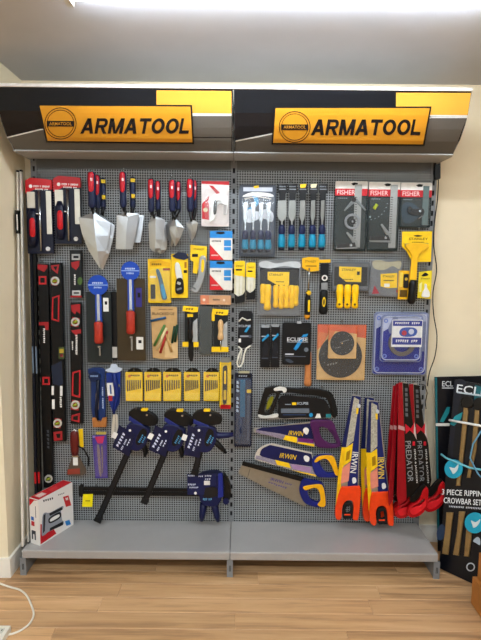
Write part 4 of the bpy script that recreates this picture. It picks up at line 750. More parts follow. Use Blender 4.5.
m = M(t); m.add([g(.015, .03), g(.985, .03), g(.985, .97), g(.015, .97)], [(0, 1, 2, 3)], RB); m.add([g(.1, .25, .001), g(.3, .25, .001), g(.3, .8, .001), g(.1, .8, .001)], [(0, 1, 2, 3)], mat('e6cfc6', .45)); m.add([g(.42, .2, .001), g(.62, .2, .001), g(.68, .7, .001), g(.46, .7, .001)], [(0, 1, 2, 3)], mat('d94a4f', .45)); m.put('printed_top')
s_ = lambda b, z, o=.0006: corner(0, b*wdp, z*ht)-e1*o
m = M(t); m.add([s_(.02, .99), s_(.98, .99), s_(.98, .82), s_(.45, .97)], [(0, 1, 2, 3)], RB); m.add([s_(.55, .6), s_(.85, .6), s_(.85, .52), s_(.55, .52)], [(0, 1, 2, 3)], mat('3f78c0', .45)); m.add([s_(.5, .5), s_(.85, .5), s_(.85, .4), s_(.5, .4)], [(0, 1, 2, 3)], mat('c63a44', .45)); m.add([s_(.4, .3), s_(.85, .3), s_(.85, .1), s_(.7, .1), s_(.7, .22), s_(.55, .22), s_(.55, .1), s_(.4, .1)], [tuple(range(8))], mat('4a4d55', .45)); m.add([s_(.3, .85), s_(.36, .85), s_(.36, .6), s_(.3, .6)], [(0, 1, 2, 3)], mat('5a5d66', .45)); m.put('printed_side')
# ================================================================ RIGHT BAY, TOP ROW
def chisel_handle(t, x, y0, y1, w, d, navy=True):
    n = [(y0, .45), (y0+1.5, .8), (y0+5, .86), (y0+9, .8), (y0+14, 1.), (y1-4, 1.), (y1-1.6, .85)]
    m = M(t); m.tube([(x, y, d) for y, q in n], [w*q for y, q in n], mat('1b8fae', .3), 12, .85); h = m.put('handle')
    m = M(t); m.tube([(x, y, d+.0004) for y in (y0-.6, y0+1.5, y0+5, y0+8, y0+9.5)], [w*q for q in (.5, .86, .94, .86, .7)], mat('1a2550', .4), 12, .87); m.put('bolster', h, label='navy collar of the handle'); m = M(t); m.tube([(x, y, d) for y in (y1-1.8, y1, y1+1.2)], [w*.9, w*.85, w*.5], mat('1d2238', .4), 12, .85); m.put('end_cap', h)
t = Thing('carded_chisel_set', 'clear blister of four chisels with blue handles beside the middle upright', 'chisel set', 257.3, 220, .07)
m = M(t); m.box(239, 185, 275.7, 257, .03, .033, mat('5c636e', .5), 2); b = m.put('backing_card')
m = M(t); m.flat(rc(243, 187.6, 272, 191.6), .0336, mat('c9ced8', .4)); m.prism([(253, 186.4), (258, 185.4), (258.6, 188), (254, 188.8)], .033, .0338, YEL); m.flat(cr([(242, 197), (252, 192.4), (270, 193.6), (272.6, 197), (258, 196)], 3), .0336, WHITE); m.flat(cr([(252, 196), (257.6, 198), (258, 204), (254, 208), (247, 209.4), (252, 205.4), (254, 200)], 3), .0339, mat('4aa0cc', .4)); m.flat(cr([(246, 213), (250, 209), (258, 211.6), (266, 209), (273, 213), (272, 222), (262, 218), (250, 223), (243, 219)], 3), .0336, mat('d9dde3', .4)); m.put('printed_panel', b)
for x in (245.3, 253.2, 261, 268.4):
    m = M(t); m.plate([(x-2.2, 203), (x+2.2, 201.6), (x+2, 219), (x+.8, 223), (x+.8, 231), (x-.8, 231), (x-.8, 223), (x-2, 219)], .04, .044, CHROME, (), .0008); m.put('blade'); chisel_handle(t, x, 231, 251.4, 3.5, .047)
m = M(t); m.shell(rr(241, 195, 274.4, 255.4, 3), .033, .075, CLEAR2, .03); m.put('blister')
m = M(t); m.tube([(244, 199, .077), (258, 196.6, .077), (271, 199, .077)], .5, WHITE, 6); m.put('blister_ridge'); hook(257, 182.6, .05, 'the blister of four chisels')
for x, bw, w, tag in ((282, 4.8, 'widest of the five single chisels, nearest the clear chisel set', None), (292, 3.8, 'second widest of the five single chisels, plain black hang card', None), (302.3, 2.9, 'middle of the five single chisels, small yellow mark on its card', 'L'), (312.8, 2.4, 'fourth single chisel, white and yellow mark on its card', 'W'), (322.4, 1.9, 'narrowest of the five single chisels, nearest the squares', None)):
    d = .07; t = Thing('wood_chisel', 'blue handled wood chisel, '+w, 'chisel', x, 218, d, 'single wood chisels')
    m = M(t); m.plate([(x-4.4, 184.6), (x+4.4, 184), (x+4.6, 192), (x+3, 194), (x+3, 226), (x-3, 226), (x-3, 194), (x-4.4, 192.4)], d-.012, d-.009, mat('14161c', .45), (), .0005); b = m.put('hang_card')
    m = M(t); m.text('CHISEL', x, 186.8, 6.6, 1.4, d-.0084, mat('9aa0a8', .4)); m.flat(rc(x-3.4, 189, x+3.4, 189.8), d-.0084, mat('9aa0a8', .4)); m.put('lettering', b)
    if tag: m = M(t); m.prism([(x-3, 184.6), (x+3.6, 184), (x+2.2, 187.8), (x-2.4, 188.2)], d-.009, d-.0083, YEL if tag == 'L' else mat('efe9c4', .4)); m.put('card_flash', b)
    m = M(t); m.plate([(x-bw*.9, 200.6), (x+bw*.9, 200.2), (x+bw, 216), (x+bw*.7, 219), (x+.9, 221.4), (x+.8, 226), (x-.8, 226), (x-.9, 221.4), (x-bw*.7, 219), (x-bw, 216)], d-.002, d+.003, mat('989996', .3, .85, .02, 40), (), .0012); m.put('blade')
    chisel_handle(t, x, 225.6, 249.4, 3.7, d+.001); hook(x-1, 181.5, .085, 'the '+w.split(' chisel')[0].split(',')[0].split(' of')[0]+' single chisel', 2.2)
def square_card(x0, x1, y1, y0, d, label, kind):
    t = Thing('carded_square', label, 'square', (x0+x1)/2, (y0+y1)/2, d); w = x1-x0
    m = M(t); m.box(x0, y0, x1, y1, .03, .034, GRN_D, 1.6); b = m.put('backing_card')
    m = M(t); m.box(x0, y0, x1, y0+9, .034, .0346, WHITE, 1.2); m.put('white_band', b); m = M(t); m.box(x0, y0+7.4, x1, y0+14.4, .0346, .0352, mat('c62a36', .4)); m.put('red_band', b); m = M(t); m.text('FISHER', x0+w*.34, y0+11, w*.56, 4.6, .0357, mat('f3d9d8', .4), 0, .4); m.text('TOOLS', x0+w*.25, y0+17, w*.3, 1.2, .0357, mat('8aa0a0', .4)); m.put('lettering', b)
    hx = x0+w*.58; m = M(t); m.prism([(hx-3, y0+2.4), (hx, y0+1.2), (hx+4, y0+1.8), (hx+3, y0+4), (hx-1, y0+4.2)], .0346, .0353, INK); m.put('hang_slot', b)
    return t, b
RULE = mat('a8a9a6', .35, .6, .04, 60)
t, b = square_card(334.4, 366.6, 251, 181.4, .06, 'clear packed square set with round protractor head, first of the three red banded cards', 0)
m = M(t); m.plate(rc(354, 184.6, 361, 247.6), .038, .041, RULE, (), .0004); r = m.put('steel_rule'); m = M(t)
for k in range(20): m.flat(rc(354.4, 197+k*2.4, 356.6, 197.6+k*2.4), .0414, INK)
m.put('scale_marks', r, kind='stuff')
m = M(t); m.plate(ci(352.6, 221.5, 8, 28), .041, .047, GREY_M, [ci(352.6, 221.5, 5.6, 24)], .001); h = m.put('protractor_ring'); m = M(t); m.prism(ci(352.8, 221.5, 3, 16), .041, .049, BLACK); m.put('clamp_nut', h); m = M(t); m.prism(ci(352.8, 221.5, 1, 10), .049, .051, CHROME); m.put('screw', h)
m = M(t); m.plate([(353.5, 197.4), (357, 199), (366, 209.6), (365, 210.6), (355.4, 201.6), (344.6, 211.2), (343.8, 210.2)], .041, .047, mat('8b9090', .35, .7), (), .001); h = m.put('centre_head'); m = M(t); m.prism(ci(353.4, 199.6, 2.4, 14), .041, .05, BLACK); m.put('clamp_nut', h)
m = M(t); m.plate([(346.6, 233), (348.4, 232), (358.6, 241.6), (358.6, 248.6), (337.4, 249.6), (337.4, 247), (355, 244.6)], .041, .048, mat('989a98', .35, .7), (), .001); h = m.put('square_head'); m = M(t); m.plate([(338, 244.6), (356, 242.4), (357, 247), (338, 248.4)], .041, .0495, BLACK, (), .001); m.put('stock', h); m = M(t); m.prism(ci(352, 245.4, 1.4, 12), .0495, .052, CHROME); m.put('screw', h)
m = M(t); m.shell(rr(335.6, 196, 366, 250, 2), .0354, .056, CLEAR2, .03); m.put('blister'); hook(353, 178.4, .06, 'the first red banded square card', 2.2)
t, b = square_card(367.8, 399, 251, 182.2, .06, 'clear packed combination square with yellow vial and dotted arc, middle red banded card', 1)
m = M(t); m.plate(rc(389.6, 185, 396.6, 248), .038, .041, RULE, (), .0004); r = m.put('steel_rule'); m = M(t)
for k in range(20): m.flat(rc(390, 197+k*2.4, 392.2, 197.6+k*2.4), .0414, INK)
m.put('scale_marks', r, kind='stuff')
m = M(t)
for k in range(8):
    a = math.radians(8+k*12); cx, cy = 368+19*math.cos(a), 201+19*math.sin(a); m.flat(ci(cx, cy, .55, 6), .0347, mat('9fb0b0', .4))
m.flat(rc(369, 216, 371, 218), .0347, mat('9fb0b0', .4)); m.put('printed_arc', b)
m = M(t); m.tube([(373.6, 209, .038), (376.6, 204.6, .038)], 1.7, mat('c9d838', .25), 10); m.put('bubble_vial')
m = M(t); m.plate([(381, 225), (382.6, 223.6), (392, 235), (392, 242.6), (370.6, 242.2), (370.6, 240.4), (389, 238)], .041, .048, mat('989a98', .35, .7), (), .001); h = m.put('square_head'); m = M(t); m.plate([(371.4, 236.6), (389, 235), (391.4, 240.4), (371.4, 240.6)], .041, .0495, BLACK, (), .001); m.put('stock', h); m = M(t); m.prism(ci(386.6, 237.8, 1.4, 12), .0495, .052, CHROME); m.put('screw', h)
m = M(t); m.shell(rr(369, 197, 398.4, 250, 2), .0354, .056, CLEAR2, .03); m.put('blister'); hook(386, 179.4, .06, 'the middle red banded square card', 2.2)
t, b = square_card(400.2, 431.2, 227.6, 182.8, .06, 'small carded square, shortest and rightmost of the three red banded cards', 2)
m = M(t); m.plate(rc(422.6, 186, 428.6, 225), .038, .041, mat('70807f', .4, .5), (), .0004); m.put('steel_rule'); m = M(t); m.flat(cr([(402, 205), (412, 203), (421, 212), (414, 222), (404, 222)], 3), .0345, mat('2f4a58', .4)); m.put('printed_panel', b)
m = M(t); m.plate(cr([(408, 208.4), (410.6, 206), (414, 209), (423, 208.4), (424.4, 213.6), (416, 215), (409, 213)], 3), .041, .049, BLACK, [ci(410.6, 210.4, 1.2, 10)], .001); h = m.put('stock'); m = M(t); m.prism(ci(420.4, 211, 1.2, 12), .049, .051, CHROME); m.put('screw', h); m = M(t); m.tube([(419, 219, .042), (424, 214.6, .042)], .6, CHROME, 6); m.put('locking_pin')
m = M(t); m.shell(rr(401.4, 198, 430.4, 226.6, 2), .0354, .055, CLEAR2, .03); m.put('blister'); hook(418, 180.4, .06, 'the small rightmost square card', 2.2)
# ================================================================ RIGHT BAY, YELLOW ROW
def blade_pack(x0, x1, y0, y1, d, label):
    t = Thing('carded_saw_blades', label, 'saw blades', (x0+x1)/2, (y0+y1)/2, d)
    m = M(t); m.box(x0, y0, x1, y1-5, d-.006, d-.003, mat('d8d4bc', .5), .6); b = m.put('backing_card'); m = M(t); m.prism([(x0, y0+1.4), (x0+3, y0), (x1-1, y0), (x1, y0+1.6), (x1, y0+16), (x0, y0+14)], d-.003, d, YEL); m.put('header_card', b)
    m = M(t); m.text('STANLEY', (x0+x1)/2, y0+5, (x1-x0)*.7, 2, d+.0005, INK, 0, 1); m.flat(rc(x0+1.4, y0+8, x1-3, y0+9.6), d+.0005, INK); m.put('lettering', b)
    for k in (.3, .62): m = M(t); m.plate([(x0+(x1-x0)*k-1.4, y0+15), (x0+(x1-x0)*k+1.6, y0+15), (x0+(x1-x0)*k+1.2, y1-8), (x0+(x1-x0)*k-1, y1-6)], d-.003, d+.002, mat('e2e0d4', .4, .3), (), .0005); m.put('saw_blade')
    m = M(t); m.plate([(x0, y1-10), (x0+4, y1-7), (x1-2, y1-9), (x1, y1-12), (x1, y1-1), (x0+1, y1)], d-.003, d+.004, SOFT, (), .001); m.put('blade_holder'); return t
blade_pack(234.2, 245, 261, 303.6, .06, 'yellow headed saw blade pack beside the middle upright, left of a pair')
blade_pack(246, 255.4, 262.5, 300, .05, 'yellow headed saw blade pack, right and shorter of a pair')
hook(239.4, 259.4, .075, 'the left yellow blade pack'); hook(250.6, 261, .065, 'the right yellow blade pack')
def yhandle(m, x, y0, y1, w, d, c=None):
    n = [(y0, .6), (y0+1.2, .92), (y0+(y1-y0)*.35, 1.), (y0+(y1-y0)*.65, .8), (y1-3, .98), (y1-1, .85), (y1, .4)]
    m.tube([(x, y, d) for y, q in n], [w*q for y, q in n], c or mat('f7ca16', .35), 12, .85)
t = Thing('carded_handle_set', 'large clear blister holding a row of plain yellow handles under a yellow label', 'handle set', 279.3, 288, .07)
m = M(t); m.box(258.2, 260, 300.4, 316, .03, .033, mat('8a8d90', .5), 1.6); b = m.put('backing_card'); m = M(t); m.prism(rc(259.6, 268, 299, 286), .033, .0336, mat('24272c', .45)); m.flat(cr([(259, 263), (266, 261), (276, 263.6), (290, 261.4), (299, 262.4), (299, 268), (284, 266), (270, 268.6), (260, 267)], 3), .0337, mat('c8cbce', .4)); m.put('printed_panel', b)
m = M(t); m.plate([(267.4, 272), (289, 272), (289, 285), (277, 285), (267.4, 279.6)], .0337, .0362, YEL, (), .0005); l = m.put('yellow_label'); m = M(t); m.text('STANLEY', 276, 274.8, 14, 2.2, .0367, INK); m.text('HANDLES', 280, 281.8, 8, 1.4, .0367, INK); m.put('lettering', l)
for i, (x, y0, y1) in enumerate(((263, 284, 304), (267.6, 284.4, 310.6), (276, 285, 308), (281.4, 285, 309), (286.6, 285, 308.4), (291.8, 285, 308.6), (296, 285.4, 306))):
    m = M(t); yhandle(m, x, y0, y1, 3. if i != 1 else 3.8, .046+(.004 if i == 1 else 0)); m.put('handle')
m = M(t); m.shell(rr(260, 269, 299.2, 314.6, 3), .034, .072, CLEAR2, .03); m.put('blister'); hook(279, 257.4, .06, 'the blister of yellow handles')
t = Thing('carded_screwdriver', 'slim screwdriver with black and yellow handle under a yellow card', 'screwdriver', 309, 288, .06)
m = M(t); m.prism([(301.6, 258.6), (308, 257), (318.4, 257.6), (318.4, 270.6), (309, 272), (301.6, 267.6)], .045, .048, YEL_D); b = m.put('hang_card'); m = M(t); m.text('STANLEY', 310, 261.6, 11, 2.2, .0485, INK); m.flat(rc(305, 265.6, 316, 266.6), .0485, mat('7d5d10', .5)); m.put('lettering', b)
m = M(t); m.tube([(308.8, 268, .054), (308.4, 292, .054)], .75, CHROME, 8); m.put('shaft'); m = M(t); m.tube([(308.2, y, .056) for y in (290.4, 292, 295, 299, 306, 313, 318.6, 319.6)], [1., 2.6, 2.4, 3., 3.2, 2.8, 2.6, 1], SOFT, 12); h = m.put('handle')
m = M(t); m.tube([(308.6, y, .057) for y in (290.6, 292.4, 295)], [1.4, 2.9, 2.2], YEL, 12); m.tube([(307.8, y, .0575) for y in (315, 317.4, 319.8)], [2.9, 2.8, 1.4], mat('d99a1a', .4), 12); m.put('yellow_ring', h); m = M(t); m.box(308.4, 300, 310.4, 312, .07, .073, YEL, .9); m.put('grip_inlay', h); hook(309.6, 255.4, .062, 'the slim screwdriver')
t = Thing('putty_knife', 'short putty knife with black and silver handle and yellow oval badge', 'putty knife', 324, 288, .062)
m = M(t); m.plate([(318.6, 260), (329.8, 259.4), (329.8, 262.6), (318.6, 263)], .05, .053, YEL_D, (), .0005); m.put('hang_card'); m = M(t); m.plate([(320, 263.4), (328.4, 263), (328.6, 289.6), (326, 291), (322, 291), (320, 289)], .052, .058, mat('232529', .4, .3), (), .001); b = m.put('blade_sheath')
m = M(t); m.plate(ci(324.4, 278, 3, 18), .058, .0592, mat('dcdcd8', .4), [ci(324.4, 278, 1.7, 14)], .0003); m.put('round_badge', b); m = M(t); m.plate([(321, 283), (327.6, 282.6), (328, 289), (325.6, 291.6), (321.4, 291.4)], .058, .0605, mat('9da0a2', .35, .6), (), .0008); m.put('steel_collar')
m = M(t); m.tube([(324, y, .06) for y in (289.6, 291.4, 297, 304, 311, 313.8, 314.8)], [2.4, 4., 4.2, 4., 4.6, 3.6, 1.4], SOFT, 12, .8); h = m.put('handle'); m = M(t); m.prism(ci(324.4, 302, 1.6, 18, 5), .074, .0775, YEL); m.prism(ci(324.4, 302, .8, 14, 3.4), .0775, .0785, BLACK); m.put('oval_badge', h); hook(324.4, 257.4, .065, 'the short putty knife')
t = Thing('carded_handle_set', 'blister with black backing and three yellow handles poking out below', 'handle set', 350, 284, .066)
m = M(t); m.box(331.8, 262, 369, 291, .03, .033, mat('6d7074', .5), 1.4); b = m.put('backing_card'); m = M(t); m.prism(rc(334, 267, 367, 286), .033, .0336, mat('1d2024', .45)); m.put('printed_panel', b); m = M(t); m.plate([(338.8, 266.6), (361, 267.2), (361, 282), (346, 281.8), (338.8, 276)], .0337, .0362, YEL, (), .0005); l = m.put('yellow_label'); m = M(t); m.text('STANLEY', 348.4, 269.8, 14, 2.4, .0367, INK); m.text('CHISELS', 348, 279.6, 10, 1.4, .0367, INK); m.prism(rc(356.6, 271.4, 359.4, 275), .0362, .0367, INK); m.put('lettering', l)
m = M(t); m.shell(rr(332.6, 263, 368.4, 290, 2), .0336, .058, CLEAR2, .04); m.put('blister')
for x in (340.2, 348, 355.6):
    m = M(t); yhandle(m, x, 284.6, 308.6, 3.6, .058); h = m.put('handle'); m = M(t); m.prism(ci(x, 304.6, 1.2, 10), .068, .0725, mat('5a4408', .5)); m.put('hang_eye', h)
hook(349, 258.6, .055, 'the three yellow handles', 2.6)
t = Thing('carded_trimming_blades', 'crinkled clear pouch with yellow label and red specks', 'blade pack', 386, 279, .06)
m = M(t); m.plate([(370.4, 260.6), (401.6, 259.6), (403, 297), (369, 296)], .03, .036, mat('83868a', .4, .1, .12, 60), (), .001); b = m.put('pouch'); m = M(t); m.flat(cr([(372, 261.6), (380, 260.4), (388, 262), (400, 261), (399, 269), (392, 266), (384, 270), (374, 268.6)], 3), .0364, mat('b8b29a', .3)); m.put('printed_panel', b)
m = M(t); m.plate([(380.4, 274), (397, 272.8), (397.4, 287.6), (388, 288.2), (381, 286.4)], .0366, .0384, YEL, (), .0005); l = m.put('yellow_label'); m = M(t); m.text('STANLEY', 388.6, 276.4, 12, 2, .0388, INK); m.flat(rc(383.6, 280, 394, 281), .0388, mat('7a6a20', .5)); m.flat(rc(384.4, 283.6, 390, 287), .0388, WHITE); m.put('lettering', l)
for pts in ([(372.6, 294), (375, 285.6), (380, 293.6)], [(397, 290), (400, 289.4), (400.4, 292), (397.4, 292.6)]): m = M(t); m.plate(pts, .0366, .041, mat('b23344', .4), (), .0006); m.put('red_clip')
m = M(t); m.shell(rr(370.6, 261, 402, 296, 2), .0366, .054, CLEAR2, .05); m.put('blister'); hook(386, 257.2, .05, 'the crinkled clear pouch')
t = Thing('carded_knife_blades', 'narrow yellow and black blade dispenser card left of the floor scraper', 'blade pack', 404, 285, .06)
m = M(t); m.box(398.4, 270.6, 409, 299.4, .042, .047, YEL_D, .6); b = m.put('backing_card'); m = M(t); m.plate(rr(403.6, 274, 408.4, 288, 1), .047, .054, mat('26282c', .4), (), .001); m.put('dispenser'); m = M(t); m.flat(ci(406, 279, 1.6, 12), .0546, mat('c9a93a', .4)); m.put('printed_circle', b); m = M(t); m.flat(rc(400, 290, 407.6, 297), .0474, mat('6b5212', .5)); m.flat(rc(399.4, 272.4, 402.6, 287), .0474, mat('f7dc60', .5)); m.put('printed_panel', b); hook(403.4, 268.8, .06, 'the narrow blade dispenser card')
t = Thing('floor_scraper', 'yellow floor scraper with fan shaped head and long black grip on yellow card', 'scraper', 414, 268, .075)
m = M(t); m.plate([(400.6, 232), (430.4, 231.4), (430.6, 261.6), (414, 262), (409.6, 258), (406, 251.4), (400.8, 246.6)], .05, .053, YEL, (), .0006); b = m.put('backing_card'); m = M(t); m.text('STANLEY', 417, 239, 19, 2.4, .0535, mat('4a3d0a', .5)); m.text('SCRAPER', 417, 242.4, 12, 1.3, .0535, mat('6a5a14', .5)); m.prism(cr([(412, 236), (416, 235.2), (421, 236), (416.4, 237)], 3), .053, .0536, INK); m.put('lettering', b)
m = M(t); m.plate(cr([(404.6, 246), (410, 243.4), (424, 243.4), (428, 246), (420, 253), (417.6, 259.6), (417, 285), (410.6, 285), (411.4, 259), (409, 252)], 4), .056, .068, mat('eec02a', .35), (), .003); m.put('scraper_head'); m = M(t); m.plate([(404, 243.6), (427.4, 243), (427.4, 246), (404.4, 247)], .058, .066, mat('bfae6a', .35, .4), (), .0008); m.put('blade')
m = M(t); m.tube([(414, 280, .064), (413.8, 284, .064), (413.4, 292, .064), (413, 301, .064), (412.8, 304.4, .064)], [3.6, 4., 3.9, 4.2, 2.6], BLACK, 12); m.put('grip'); hook(419, 229.4, .075, 'the yellow floor scraper', 2.6)
t = Thing('carded_mini_scraper', 'small yellow card with a white plastic scraper at its foot', 'scraper', 425, 285, .052)
m = M(t); m.plate([(418.4, 272), (431.4, 270.4), (431.4, 299), (418, 298)], .032, .035, mat('f0dc3a', .4), (), .0006); b = m.put('backing_card'); m = M(t); m.prism(cr([(421, 276), (424.6, 272.6), (428, 275), (424, 276.4)], 3), .035, .0356, INK); m.text('STANLEY', 425, 278.6, 9, 1.6, .0356, INK); m.flat([(419, 284), (422, 282), (421.6, 292), (419, 292)], .0356, mat('f5efb0', .4)); m.put('printed_panel', b); m = M(t); m.plate(cr([(425, 284), (427, 284.6), (427.4, 288), (430, 292), (430, 297), (423, 297), (423.4, 292), (425, 289)], 3), .035, .045, WHITE, (), .002); m.put('scraper_body'); hook(425, 268.6, .055, 'the small white scraper card')
# ================================================================ RIGHT BAY, BLACK PACKS AND DISCS
t = Thing('carded_junior_hacksaw', 'white wire junior hacksaw threaded through a black card', 'hacksaw', 244, 340, .055)
m = M(t); m.plate([(238.6, 314), (240.4, 311), (251.4, 311.4), (252.6, 314.4), (252.6, 343), (249, 347.6), (239, 348.4), (237.4, 345)], .036, .042, mat('13161f', .4), (), .001); b = m.put('backing_card'); m = M(t); m.text('ECLIPSE', 244.6, 326, 12, 2.2, .0426, mat('c8ccd4', .4)); m.prism([(244, 332), (248, 325.6), (250.4, 325.4), (246.6, 332.4)], .042, .0425, CYAN); m.flat(rc(240, 335.4, 248.6, 337), .0427, mat('9fa5ae', .4)); m.flat(rc(238.6, 338.6, 241, 342.4), .0427, WHITE); m.flat(ci(250, 336.4, 1.6, 12), .0427, mat('5a6270', .4)); m.put('lettering', b)
m = M(t); m.tube([(238.6, 321.6, .046), (242, 318, .048), (247, 320.4, .048), (250.4, 319.6, .046)], .8, mat('dedcd2', .35), 8); m.put('frame_wire'); m = M(t); m.tube([(250.6, 345.6, .046), (246.4, 348.4, .05), (244.4, 354, .051), (243.2, 362, .051), (241, 366.6, .051), (238.4, 367, .051), (237.2, 363, .051), (239, 355, .051), (241.6, 349, .05), (238.4, 346.6, .046)], .85, mat('e4e2d8', .35), 8); m.put('frame_wire'); m = M(t); m.tube([(242, 350, .05), (240.6, 358, .05), (239.6, 364, .05)], .7, mat('c9c6ba', .35), 8); m.put('saw_blade'); hook(246, 309, .055, 'the white wire hacksaw')
for x0, x1, y0, w in ((260.4, 270, 326.8, 'left one of two alike beside the large black pack'), (270.8, 279.6, 326, 'right one of two alike, touching the large black pack')):
    t = Thing('carded_saw_blades', 'slim black blade pack, '+w, 'saw blades', (x0+x1)/2, 347, .05); m = M(t); m.box(x0, y0, x1, 367.6, .034, .04, mat('12151d', .35), .8); b = m.put('backing_card'); xm = (x0+x1)/2
    m = M(t); m.prism(rc(x0+1, y0-1.6, x1-1, y0+1), .034, .041, mat('a8adb2', .4)); m.put('hang_tab', b); m = M(t); m.prism([(x0+1.4, y0+13), (x1-2, y0+7), (x1-1, y0+9), (x0+2, y0+15)], .04, .0405, CYAN); m.flat(rc(x0+1, y0+9, x0+5.4, y0+10.2), .0405, mat('b8bcc4', .4)); m.flat(ci(xm+1.4, y0+26, 1.4, 10), .0405, mat('6a7280', .4)); m.flat(rc(x0+1.4, y0+31, x1-1.6, y0+32), .0405, mat('5a6270', .4)); m.put('printed_panel', b); m = M(t); m.plate([(x0+2, y0+22), (xm, y0+15), (x1-1.6, y0+20), (x1-2, y0+28), (x0+3, y0+30)], .04, .043, mat('20232c', .5), (), .0008); m.put('blade_window'); hook(xm, y0-2, .055, 'the %s slim black blade pack' % w.split()[0])
t = Thing('carded_blade_pack', 'large square black pack with white capitals and a blue slash', 'blade pack', 296.5, 343, .06)
m = M(t); m.plate(rr(282.4, 322.6, 310.8, 365, 2), .036, .044, mat('101319', .4), (), .0015); b = m.put('backing_card'); m = M(t); m.text('ECLIPSE', 297.4, 339.4, 20.6, 3.8, .0446, mat('dfe2e6', .4)); m.flat(rc(287, 341.9, 308, 342.5), .0446, mat('9fa5ae', .4)); m.put('lettering', b); m = M(t); m.prism([(293.6, 349), (299.6, 339), (304.4, 338), (298.6, 347.6), (296, 350.4)], .044, .0444, mat('2a93cc', .4)); m.prism([(301, 337.4), (303, 334.6), (308, 333.6), (306.6, 336.6)], .044, .0444, mat('2a93cc', .4)); m.put('blue_slash', b)
m = M(t); m.flat(ci(306.4, 349.6, 2.2, 14), .0446, mat('79828c', .4)); m.flat(rc(285.4, 353.6, 294, 355), .0446, mat('c8ccd2', .4)); m.flat(rc(285.4, 356.2, 306, 356.8), .0446, mat('6a7280', .4)); m.flat(cr([(285.6, 360), (289, 359), (294, 362), (290, 363)], 3), .0446, mat('4a5462', .4)); m.put('printed_panel', b); m = M(t); m.box(296.6, 321.4, 301, 323.6, .034, .046, mat('b9bdc2', .4), .4); m.put('hang_tab'); hook(298.6, 320.4, .06, 'the large square black pack')
t = Thing('file_handle', 'plain wooden file handle showing below the large black pack', 'handle', 308, 372, .032)
m = M(t); m.tube([(308, y, .018) for y in (352, 358, 366, 374, 382, 385.4, 386)], [2.6, 3.2, 3.2, 3.4, 3.8, 3.6, 2.4], mat('c98a56', .5, 0, .12, 70), 12); m.put('handle'); m = M(t); m.tube([(308, 345, .018), (308, 352.6, .018)], 2.2, CHROME, 10); m.put('ferrule'); hook(308.4, 343, .03, 'the wooden file handle')
def disc_pack(x0, y0, x1, y1, cx, cy, r, d, label):
    t = Thing('sanding_disc_pack', label, 'disc pack', (x0+x1)/2, (y0+y1)/2, d)
    m = M(t); m.box(x0, y0, x1, y1, d-.010, d-.006, mat('d8b47c', .5), 1.); b = m.put('backing_card'); m = M(t); m.prism([(x0, y0), (x1, y0), (x1, y0+(y1-y0)*.24), (x0, y0+(y1-y0)*.13)], d-.006, d-.0054, mat('d6683a', .45)); m.prism([(x0, y0+(y1-y0)*.12), (x0+(x1-x0)*.25, y0+(y1-y0)*.14), (x0+(x1-x0)*.08, y0+(y1-y0)*.4), (x0, y0+(y1-y0)*.46)], d-.006, d-.0056, mat('d8824c', .45)); m.put('printed_panel', b)
    m = M(t); m.plate(ci(cx, cy, r, 40), d-.006, d, mat('0a0a0c', .6, 0, .15, 120), [ci(cx, cy, r*.07, 12)], .001); q = m.put('disc'); m = M(t)
    for k in range(12):
        a = math.radians(30*k+8); m.flat(rot(rc(cx+r*.78-.2, cy-.25, cx+r*.78+1., cy+.25), cx, cy, math.degrees(a)), d+.0004, mat('8d8d8a', .5))
    m.text('DIAMOND', cx+r*.2, cy-r*.2, r*.8, r*.1, d+.0004, mat('8d8d8a', .5), -18); m.text('DISC', cx-r*.35, cy+r*.35, r*.5, r*.09, d+.0004, mat('8d8d8a', .5), -12); m.put('disc_print', q, kind='stuff')
    m = M(t); m.shell(rr(x0+.4, y0+.4, x1-.4, y1-.4, 1), d-.005, d+.006, CLEAR, .03); m.put('sleeve')
disc_pack(317, 324.8, 365.4, 380, 340.6, 356.4, 21.6, .052, 'large orange carded pack with a big black cutting disc, behind the smaller one')
disc_pack(328.4, 326, 356.6, 358.6, 342.4, 343.4, 12, .074, 'small orange carded pack with a black disc, in front of the large one')
hook(342, 321.6, .085, 'the two orange disc packs', 2.8)
